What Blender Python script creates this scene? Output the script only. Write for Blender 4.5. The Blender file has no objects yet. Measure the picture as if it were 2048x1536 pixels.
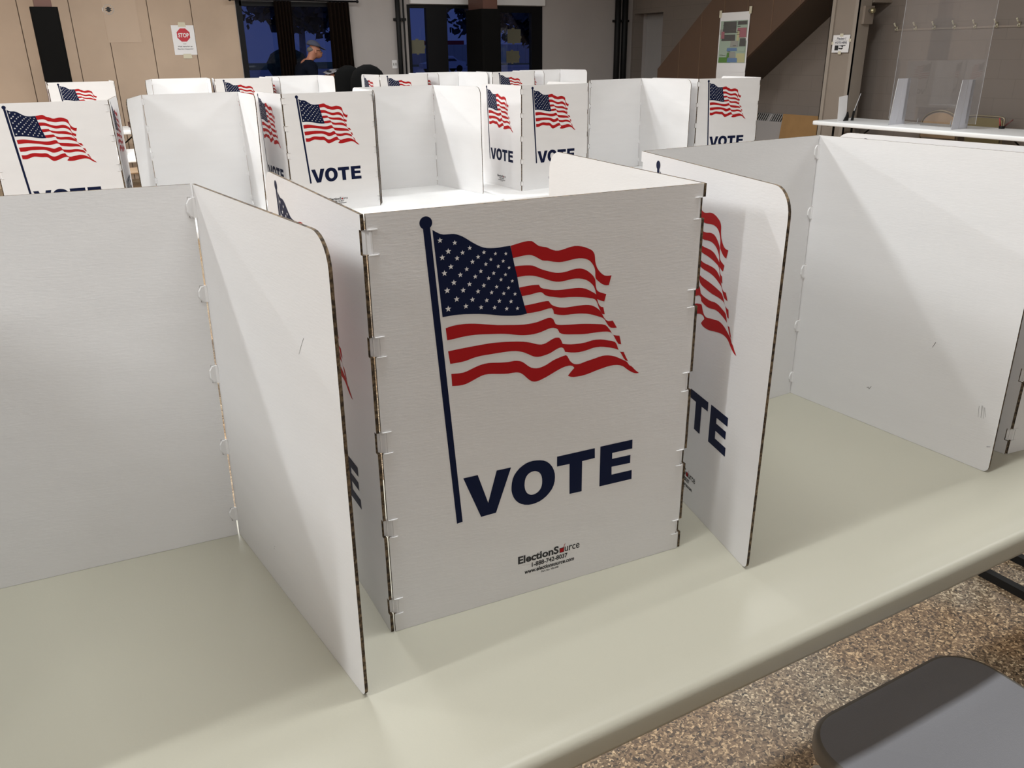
import bpy, bmesh, math, random
from mathutils import Vector, Matrix
random.seed(7)
S = bpy.context.scene
COL = S.collection
R = math.radians
# ------------------------------------------------------------------ camera
CAMZ = 1.5247
cam_d = bpy.data.cameras.new('camera'); cam = bpy.data.objects.new('camera', cam_d); COL.objects.link(cam)
cam_d.sensor_fit = 'HORIZONTAL'; cam_d.sensor_width = 36.0
cam_d.lens = 1636.79 / 2048 * 36.0
cam_d.clip_start = 0.02; cam_d.clip_end = 600
fw = Vector((0.447155, 0.81238362, -0.37427965)); rt = Vector((0.87354988, -0.48657448, -0.01248517)); up = Vector((0.19225767, 0.32136914, 0.92723183))
M = Matrix(((rt.x, up.x, -fw.x, 0), (rt.y, up.y, -fw.y, 0), (rt.z, up.z, -fw.z, CAMZ), (0, 0, 0, 1)))
cam.matrix_world = M
S.camera = cam
# ------------------------------------------------------------------ view, world
S.view_settings.view_transform = 'Standard'; S.view_settings.look = 'None'
S.view_settings.exposure = 0.0; S.view_settings.gamma = 1.0; S.view_settings.use_curve_mapping = False
S.cycles.use_denoising = True
S.cycles.max_bounces = 8; S.cycles.diffuse_bounces = 5; S.cycles.sample_clamp_indirect = 8.0
S.cycles.use_light_tree = True
W_ = bpy.data.worlds.new('dusk'); S.world = W_; W_.use_nodes = True
nt = W_.node_tree; bg = nt.nodes['Background']
bg.inputs[0].default_value = (0.055, 0.085, 0.27, 1); bg.inputs[1].default_value = 0.46
# ------------------------------------------------------------------ room dimensions (metres); x along the table rows, y away from the camera
CEIL = 3.2
UW, VW = 9.35, 12.5            # right wall, far wall
UL, VB = -4.2, -3.2            # left wall, wall behind the camera
LIGHT_ROWS = [(-2.0, 18), (0.80, 35), (2.9, 40), (5.75, 76), (8.35, 54), (10.75, 21)]   # y of each row of ceiling strips, watts
LIGHT_U = [-2.3, 0.55, 3.4, 6.2]
LIGHT_COL = (0.955, 0.985, 1.0)
for vy, pw in LIGHT_ROWS:
    for k, ux in enumerate(LIGHT_U):
        ld = bpy.data.lights.new('strip_lamp', 'AREA'); ld.shape = 'RECTANGLE'; ld.size = 1.2; ld.size_y = 0.12
        f = (1.75, 1.0, 0.76, 0.42 if vy != 5.75 else 0.75)[k]
        ld.energy = pw * f; ld.color = LIGHT_COL
        lo = bpy.data.objects.new('strip_lamp', ld); COL.objects.link(lo); lo.location = (ux, vy, CEIL - 0.095)
# ------------------------------------------------------------------ helpers
ORG = {}
def tag(o, label=None, cat=None, group=None, kind=None):
    if label: o['label'] = label
    if cat: o['category'] = cat
    if group: o['group'] = group
    if kind: o['kind'] = kind
    return o
def thing(name, loc, label, cat, group=None):
    e = bpy.data.objects.new(name, None); COL.objects.link(e); e.location = loc; e.empty_display_size = 0.1
    ORG[e.name] = Vector(loc)
    return tag(e, label, cat, group)
def copy_tree(o, delta=None, label=None):
    def rec(a, par):
        c = a.copy(); COL.objects.link(c)
        if par: c.parent = par
        for ch in a.children: rec(ch, c)
        return c
    c = rec(o, None)
    if delta is not None: c.location = o.location + Vector(delta)
    if label: c['label'] = label
    return c
class MB:
    def __init__(s): s.bm = bmesh.new(); s.mats = []
    def mi(s, m):
        if m is None: return 0
        if m not in s.mats: s.mats.append(m)
        return s.mats.index(m)
    def face(s, pts, m=None, smooth=False):
        try: f = s.bm.faces.new([s.bm.verts.new(Vector(p)) for p in pts])
        except ValueError: return None
        f.material_index = s.mi(m); f.smooth = smooth; return f
    def prism(s, pts, vec, m=None, mside=None, mback=None):
        vec = Vector(vec); a = [s.bm.verts.new(Vector(p)) for p in pts]; b = [s.bm.verts.new(Vector(p) + vec) for p in pts]
        f = s.bm.faces.new(a); f.material_index = s.mi(m)
        f = s.bm.faces.new(b[::-1]); f.material_index = s.mi(mback or m)
        n = len(a)
        for i in range(n):
            f = s.bm.faces.new((a[i], b[i], b[(i + 1) % n], a[(i + 1) % n])); f.material_index = s.mi(mside or m)
    def box(s, lo, hi, m=None):
        x0, y0, z0 = lo; x1, y1, z1 = hi
        s.prism([(x0, y0, z0), (x0, y1, z0), (x1, y1, z0), (x1, y0, z0)], (0, 0, z1 - z0), m)
    def tube(s, pts, r, seg=10, m=None, smooth=True, cap=True):
        pts = [Vector(p) for p in pts]; n = len(pts); rs = r if isinstance(r, (list, tuple)) else [r] * n
        rings = []; prev = None
        for i, p in enumerate(pts):
            d = (pts[min(i + 1, n - 1)] - pts[max(i - 1, 0)]).normalized()
            if prev is None: a = d.orthogonal().normalized()
            else: a = (prev - d * prev.dot(d)).normalized()
            prev = a; b = d.cross(a)
            rings.append([s.bm.verts.new(p + rs[i] * (a * math.cos(2 * math.pi * k / seg) + b * math.sin(2 * math.pi * k / seg))) for k in range(seg)])
        mi = s.mi(m)
        for i in range(n - 1):
            for k in range(seg):
                f = s.bm.faces.new((rings[i][k], rings[i][(k + 1) % seg], rings[i + 1][(k + 1) % seg], rings[i + 1][k])); f.material_index = mi; f.smooth = smooth
        if cap:
            for rg in (rings[0][::-1], rings[-1]):
                f = s.bm.faces.new(rg); f.material_index = mi
    def loft(s, rings, m=None, smooth=True, cap=(True, True)):
        V = [[s.bm.verts.new(Vector(p)) for p in r] for r in rings]; n = len(V[0]); mi = s.mi(m)
        for i in range(len(V) - 1):
            for k in range(n):
                f = s.bm.faces.new((V[i][k], V[i][(k + 1) % n], V[i + 1][(k + 1) % n], V[i + 1][k])); f.material_index = mi; f.smooth = smooth
        if cap[0]: f = s.bm.faces.new(V[0][::-1]); f.material_index = mi
        if cap[1]: f = s.bm.faces.new(V[-1]); f.material_index = mi
    def ball(s, c, r, m=None, seg=14, sc=(1, 1, 1), jitter=0):
        rings = []; h = seg // 2 + 1
        rings = [[(c[0] + r * sc[0] * math.sin(math.pi * (i + .02) / (h + .04)) * math.cos(2 * math.pi * k / seg) * (1 + random.uniform(-jitter, jitter)),
                   c[1] + r * sc[1] * math.sin(math.pi * (i + .02) / (h + .04)) * math.sin(2 * math.pi * k / seg) * (1 + random.uniform(-jitter, jitter)),
                   c[2] - r * sc[2] * math.cos(math.pi * (i + .02) / (h + .04))) for k in range(seg)] for i in range(h + 1)]
        s.loft(rings, m)
    def build(s, name, parent=None, mat=None, fixn=True):
        root = parent
        while root is not None and root.parent is not None: root = root.parent
        off = root.location if root is not None else Vector((0, 0, 0))
        if root is not None: bmesh.ops.translate(s.bm, verts=s.bm.verts, vec=-off)
        if fixn: bmesh.ops.recalc_face_normals(s.bm, faces=s.bm.faces)
        me = bpy.data.meshes.new(name); s.bm.to_mesh(me); s.bm.free()
        for m in (s.mats or [mat]): me.materials.append(m)
        o = bpy.data.objects.new(name, me); COL.objects.link(o)
        if parent is not None: o.parent = parent
        return o
def solo(mb, name, label, cat, group=None, loc=None):
    o = mb.build(name)
    if loc is None:
        vs = [v.co for v in o.data.vertices]
        loc = Vector((sum(v.x for v in vs) / len(vs), sum(v.y for v in vs) / len(vs), min(v.z for v in vs)))
    loc = Vector(loc); o.data.transform(Matrix.Translation(-loc)); o.location = loc
    return tag(o, label, cat, group)
def struct(mb, name): return tag(mb.build(name), kind='structure')
def rrect(x0, y0, x1, y1, r, z, seg=8, ins=0.0):
    x0 += ins; y0 += ins; x1 -= ins; y1 -= ins; r = max(r - ins, 0.001); out = []
    for cx, cy, a0 in ((x1 - r, y1 - r, 0), (x0 + r, y1 - r, 90), (x0 + r, y0 + r, 180), (x1 - r, y0 + r, 270)):
        for k in range(seg + 1):
            a = R(a0 + 90 * k / seg); out.append((cx + r * math.cos(a), cy + r * math.sin(a), z))
    return out
# ------------------------------------------------------------------ materials
def mat(name, col, rough=0.5, metal=0.0, spec=0.5, var=0.0, scale=8.0, bump=0.0, bscale=200.0, emit=None, estr=1.0, stretch=None, col2=None, coat=0.0):
    m = bpy.data.materials.new(name); m.use_nodes = True; n = m.node_tree; b = n.nodes['Principled BSDF']
    b.inputs['Base Color'].default_value = (*col, 1); b.inputs['Roughness'].default_value = rough
    b.inputs['Metallic'].default_value = metal; b.inputs['Specular IOR Level'].default_value = spec
    if coat: b.inputs['Coat Weight'].default_value = coat; b.inputs['Coat Roughness'].default_value = 0.1
    if emit: b.inputs['Emission Color'].default_value = (*emit, 1); b.inputs['Emission Strength'].default_value = estr
    tc = n.nodes.new('ShaderNodeTexCoord'); mp = n.nodes.new('ShaderNodeMapping'); n.links.new(tc.outputs['Object'], mp.inputs[0])
    if stretch: mp.inputs['Scale'].default_value = stretch
    if var or col2:
        no = n.nodes.new('ShaderNodeTexNoise'); no.inputs['Scale'].default_value = scale; no.inputs['Detail'].default_value = 5
        n.links.new(mp.outputs[0], no.inputs['Vector'])
        cr = n.nodes.new('ShaderNodeValToRGB'); cr.color_ramp.elements[0].position = 0.35; cr.color_ramp.elements[1].position = 0.65
        c2 = col2 or tuple(min(1, c * (1 + var)) for c in col); c1 = col if col2 else tuple(c * (1 - var) for c in col)
        cr.color_ramp.elements[0].color = (*c1, 1); cr.color_ramp.elements[1].color = (*c2, 1)
        n.links.new(no.outputs['Fac'], cr.inputs[0]); n.links.new(cr.outputs[0], b.inputs['Base Color'])
    if bump:
        n2 = n.nodes.new('ShaderNodeTexNoise'); n2.inputs['Scale'].default_value = bscale; n2.inputs['Detail'].default_value = 3
        n.links.new(mp.outputs[0], n2.inputs['Vector'])
        bp = n.nodes.new('ShaderNodeBump'); bp.inputs['Strength'].default_value = bump; bp.inputs['Distance'].default_value = 0.002
        n.links.new(n2.outputs['Fac'], bp.inputs['Height']); n.links.new(bp.outputs[0], b.inputs['Normal'])
    return m
def glassy(name, tint, alpha, rough=0.02):
    m = bpy.data.materials.new(name); m.use_nodes = True; n = m.node_tree; n.nodes.clear()
    out = n.nodes.new('ShaderNodeOutputMaterial'); tr = n.nodes.new('ShaderNodeBsdfTransparent'); tr.inputs[0].default_value = (*tint, 1)
    gl = n.nodes.new('ShaderNodeBsdfGlossy'); gl.inputs['Roughness'].default_value = rough
    df = n.nodes.new('ShaderNodeBsdfDiffuse'); df.inputs[0].default_value = (0.9, 0.9, 0.95, 1)
    fr = n.nodes.new('ShaderNodeFresnel'); fr.inputs[0].default_value = 1.45
    m1 = n.nodes.new('ShaderNodeMixShader'); m2 = n.nodes.new('ShaderNodeMixShader'); m2.inputs[0].default_value = alpha
    n.links.new(fr.outputs[0], m1.inputs[0]); n.links.new(tr.outputs[0], m1.inputs[1]); n.links.new(gl.outputs[0], m1.inputs[2])
    n.links.new(m1.outputs[0], m2.inputs[1]); n.links.new(df.outputs[0], m2.inputs[2]); n.links.new(m2.outputs[0], out.inputs[0])
    return m
CB = mat('white_cardboard', (0.685, 0.677, 0.674), 0.62, spec=0.25, var=0.012, scale=5, bump=0.09, bscale=70, stretch=(1, 1, 5))
NAVY = mat('navy_ink', (0.004, 0.008, 0.034), 0.6, spec=0.12)
RED = mat('red_ink', (0.36, 0.010, 0.012), 0.6, spec=0.12)
BLACKINK = mat('black_ink', (0.012, 0.012, 0.014), 0.6)
GAPM = mat('slot_shadow_board', (0.09, 0.055, 0.03), 0.9)
def edge_mat():
    m = bpy.data.materials.new('corrugated_edge'); m.use_nodes = True; n = m.node_tree; b = n.nodes['Principled BSDF']; b.inputs['Roughness'].default_value = 0.9
    tc = n.nodes.new('ShaderNodeTexCoord'); no = n.nodes.new('ShaderNodeTexNoise'); no.inputs['Scale'].default_value = 170; no.inputs['Detail'].default_value = 2
    n.links.new(tc.outputs['Object'], no.inputs['Vector'])
    cr = n.nodes.new('ShaderNodeValToRGB'); e = cr.color_ramp.elements
    e[0].position = 0.42; e[0].color = (0.03, 0.019, 0.010, 1); e[1].position = 0.68; e[1].color = (0.18, 0.125, 0.07, 1)
    n.links.new(no.outputs['Fac'], cr.inputs[0]); n.links.new(cr.outputs[0], b.inputs['Base Color']); return m
EDGE = edge_mat()
TBL = mat('folding_table_plastic', (0.42, 0.405, 0.33), 0.42, spec=0.5, var=0.01, scale=3, bump=0.06, bscale=300)
TBLW = mat('white_table_plastic', (0.92, 0.93, 0.93), 0.35, spec=0.5, var=0.01, bump=0.05, bscale=300)
METAL = mat('dark_steel', (0.006, 0.006, 0.006), 0.55, spec=0.25)
GREYMET = mat('grey_steel', (0.3, 0.3, 0.29), 0.4, metal=0.8)
def floor_mat():
    m = bpy.data.materials.new('terrazzo_floor'); m.use_nodes = True; n = m.node_tree; b = n.nodes['Principled BSDF']; b.inputs['Roughness'].default_value = 0.45
    tc = n.nodes.new('ShaderNodeTexCoord'); v = n.nodes.new('ShaderNodeTexVoronoi'); v.inputs['Scale'].default_value = 200
    nd = n.nodes.new('ShaderNodeTexNoise'); nd.inputs['Scale'].default_value = 60; nd.inputs['Detail'].default_value = 2
    mx = n.nodes.new('ShaderNodeMix'); mx.data_type = 'VECTOR'; mx.inputs['Factor'].default_value = 0.02
    n.links.new(tc.outputs['Object'], nd.inputs['Vector']); n.links.new(tc.outputs['Object'], mx.inputs['A']); n.links.new(nd.outputs['Color'], mx.inputs['B'])
    n.links.new(mx.outputs['Result'], v.inputs['Vector'])
    sp = n.nodes.new('ShaderNodeSeparateColor'); n.links.new(v.outputs['Color'], sp.inputs[0])
    cr = n.nodes.new('ShaderNodeValToRGB'); e = cr.color_ramp.elements
    e[0].position = 0.0; e[0].color = (0.025, 0.018, 0.012, 1); e[1].position = 1.0; e[1].color = (0.66, 0.57, 0.42, 1)
    for p, c in ((0.25, (0.13, 0.095, 0.06)), (0.5, (0.20, 0.15, 0.10)), (0.75, (0.27, 0.215, 0.15))):
        x = e.new(p); x.color = (*c, 1)
    n.links.new(sp.outputs[0], cr.inputs[0])
    big = n.nodes.new('ShaderNodeTexNoise'); big.inputs['Scale'].default_value = 2.2; big.inputs['Detail'].default_value = 2; n.links.new(tc.outputs['Object'], big.inputs['Vector'])
    c2 = n.nodes.new('ShaderNodeValToRGB'); c2.color_ramp.elements[0].position = 0.42; c2.color_ramp.elements[0].color = (1.0, 0.82, 0.64, 1); c2.color_ramp.elements[1].position = 0.58; c2.color_ramp.elements[1].color = (1.0, 0.97, 0.92, 1)
    n.links.new(big.outputs['Fac'], c2.inputs[0])
    mm = n.nodes.new('ShaderNodeMix'); mm.data_type = 'RGBA'; mm.blend_type = 'MULTIPLY'; mm.inputs['Factor'].default_value = 1.0
    n.links.new(cr.outputs[0], mm.inputs['A']); n.links.new(c2.outputs[0], mm.inputs['B']); n.links.new(mm.outputs['Result'], b.inputs['Base Color']); return m
FLOOR = floor_mat()
BEIGE = mat('beige_panel_paint', (0.44, 0.33, 0.24), 0.6, var=0.05, scale=1.6)
SEAM = mat('dark_seam', (0.16, 0.11, 0.075), 0.8)
GREYW = mat('grey_wall_paint', (0.41, 0.38, 0.365), 0.65, var=0.025, scale=2.0)
def block_mat():
    m = mat('painted_block_wall', (0.235, 0.20, 0.175), 0.6); n = m.node_tree; b = n.nodes['Principled BSDF']
    tc = n.nodes.new('ShaderNodeTexCoord'); mp = n.nodes.new('ShaderNodeMapping'); mp.inputs['Rotation'].default_value = (R(90), 0, R(90))
    br = n.nodes.new('ShaderNodeTexBrick'); br.inputs['Scale'].default_value = 1.0; br.inputs['Brick Width'].default_value = 0.4; br.inputs['Row Height'].default_value = 0.2; br.inputs['Mortar Size'].default_value = 0.006; br.inputs['Mortar Smooth'].default_value = 0.5
    sep = n.nodes.new('ShaderNodeSeparateXYZ'); cmb = n.nodes.new('ShaderNodeCombineXYZ')
    n.links.new(tc.outputs['Object'], sep.inputs[0]); n.links.new(sep.outputs['Y'], cmb.inputs['X']); n.links.new(sep.outputs['Z'], cmb.inputs['Y']); n.links.new(cmb.outputs[0], br.inputs['Vector'])
    br.inputs['Color1'].default_value = (0.20, 0.168, 0.145, 1); br.inputs['Color2'].default_value = (0.208, 0.175, 0.15, 1); br.inputs['Mortar'].default_value = (0.182, 0.152, 0.13, 1)
    n.links.new(br.outputs['Color'], b.inputs['Base Color']); return m
BLOCK = block_mat()
CEILM = mat('ceiling_tile', (0.72, 0.70, 0.66), 0.9, var=0.03, scale=20)
BROWN = mat('brown_stair_paint', (0.10, 0.058, 0.036), 0.5, var=0.06, scale=1.2)
SOFF = mat('stair_soffit_paint', (0.07, 0.05, 0.036), 0.6)
BLKPAD = mat('black_column_padding', (0.004, 0.0038, 0.0036), 0.9, spec=0.1)
BRNCOL = mat('brown_column_paint', (0.09, 0.035, 0.022), 0.5)
TANCOL = mat('taupe_column_paint', (0.27, 0.225, 0.185), 0.5, var=0.03, scale=3)
TANHI = mat('taupe_column_edge', (0.32, 0.275, 0.23), 0.5)
FRAMEB = mat('black_window_frame', (0.004, 0.004, 0.005), 0.5, spec=0.2)
CURT = mat('dark_brown_curtain', (0.007, 0.0035, 0.002), 0.95, spec=0.1, bump=0.2, bscale=300)
GLASS = glassy('window_glass', (0.93, 0.95, 1.0), 0.0)
PLEXI = glassy('clear_plexiglass', (0.95, 0.95, 0.95), 0.03)
PLEXF = glassy('frosted_plexiglass', (0.8, 0.8, 0.84), 0.62, 0.1)
PLEXE = mat('plexiglass_edge', (0.55, 0.55, 0.56), 0.3)
PAPER = mat('white_paper', (0.78, 0.77, 0.77), 0.7)
KHAKI = mat('paper_back_khaki', (0.125, 0.12, 0.082), 0.8)
TAPE = mat('masking_tape', (0.62, 0.58, 0.44), 0.7)
PAD = mat('black_upholstery', (0.003, 0.0032, 0.0033), 0.9, spec=0.15, bump=0.2, bscale=400)
GREYSEAT = mat('grey_plastic_seat', (0.19, 0.19, 0.205), 0.5, bump=0.15, bscale=500)
SEATEDGE = mat('brown_grey_seat_edge', (0.13, 0.12, 0.105), 0.5)
CHTAN = mat('tan_vinyl', (0.42, 0.29, 0.18), 0.5); CHOLIVE = mat('olive_tan_vinyl', (0.21, 0.17, 0.085), 0.5)
CHMET = mat('tan_chair_tube', (0.35, 0.30, 0.22), 0.35, metal=0.6)
CARD = mat('brown_cardboard', (0.30, 0.17, 0.065), 0.85, var=0.05)

# ------------------------------------------------------------------ lettering
_tc = {}
def text_polys(s, bold=0.0, shear=0.0):
    key = (s, bold, shear)
    if key in _tc: return _tc[key]
    cu = bpy.data.curves.new('lettering', 'FONT'); cu.body = s; cu.size = 1.0; cu.offset = bold; cu.shear = shear; cu.resolution_u = 3
    ob = bpy.data.objects.new('lettering', cu); COL.objects.link(ob)
    bpy.context.view_layer.update()
    me = ob.evaluated_get(bpy.context.evaluated_depsgraph_get()).to_mesh()
    vs = [(v.co.x, v.co.y) for v in me.vertices]; fs = [tuple(p.vertices) for p in me.polygons]
    ob.evaluated_get(bpy.context.evaluated_depsgraph_get()).to_mesh_clear()
    bpy.data.objects.remove(ob); bpy.data.curves.remove(cu)
    xs = [v[0] for v in vs]; ys = [v[1] for v in vs]
    _tc[key] = (vs, fs, (min(xs), max(xs), min(ys), max(ys))); return _tc[key]
def put_text(mb, s, box, P, m, bold=0.0, shear=0.0):
    vs, fs, (x0, x1, y0, y1) = text_polys(s, bold, shear); a0, a1, b0, b1 = box
    V = [mb.bm.verts.new(P(a0 + (v[0] - x0) / (x1 - x0) * (a1 - a0), b0 + (v[1] - y0) / (y1 - y0) * (b1 - b0))) for v in vs]
    mi = mb.mi(m)
    for f in fs:
        try: q = mb.bm.faces.new([V[i] for i in f]); q.material_index = mi
        except ValueError: pass
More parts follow.
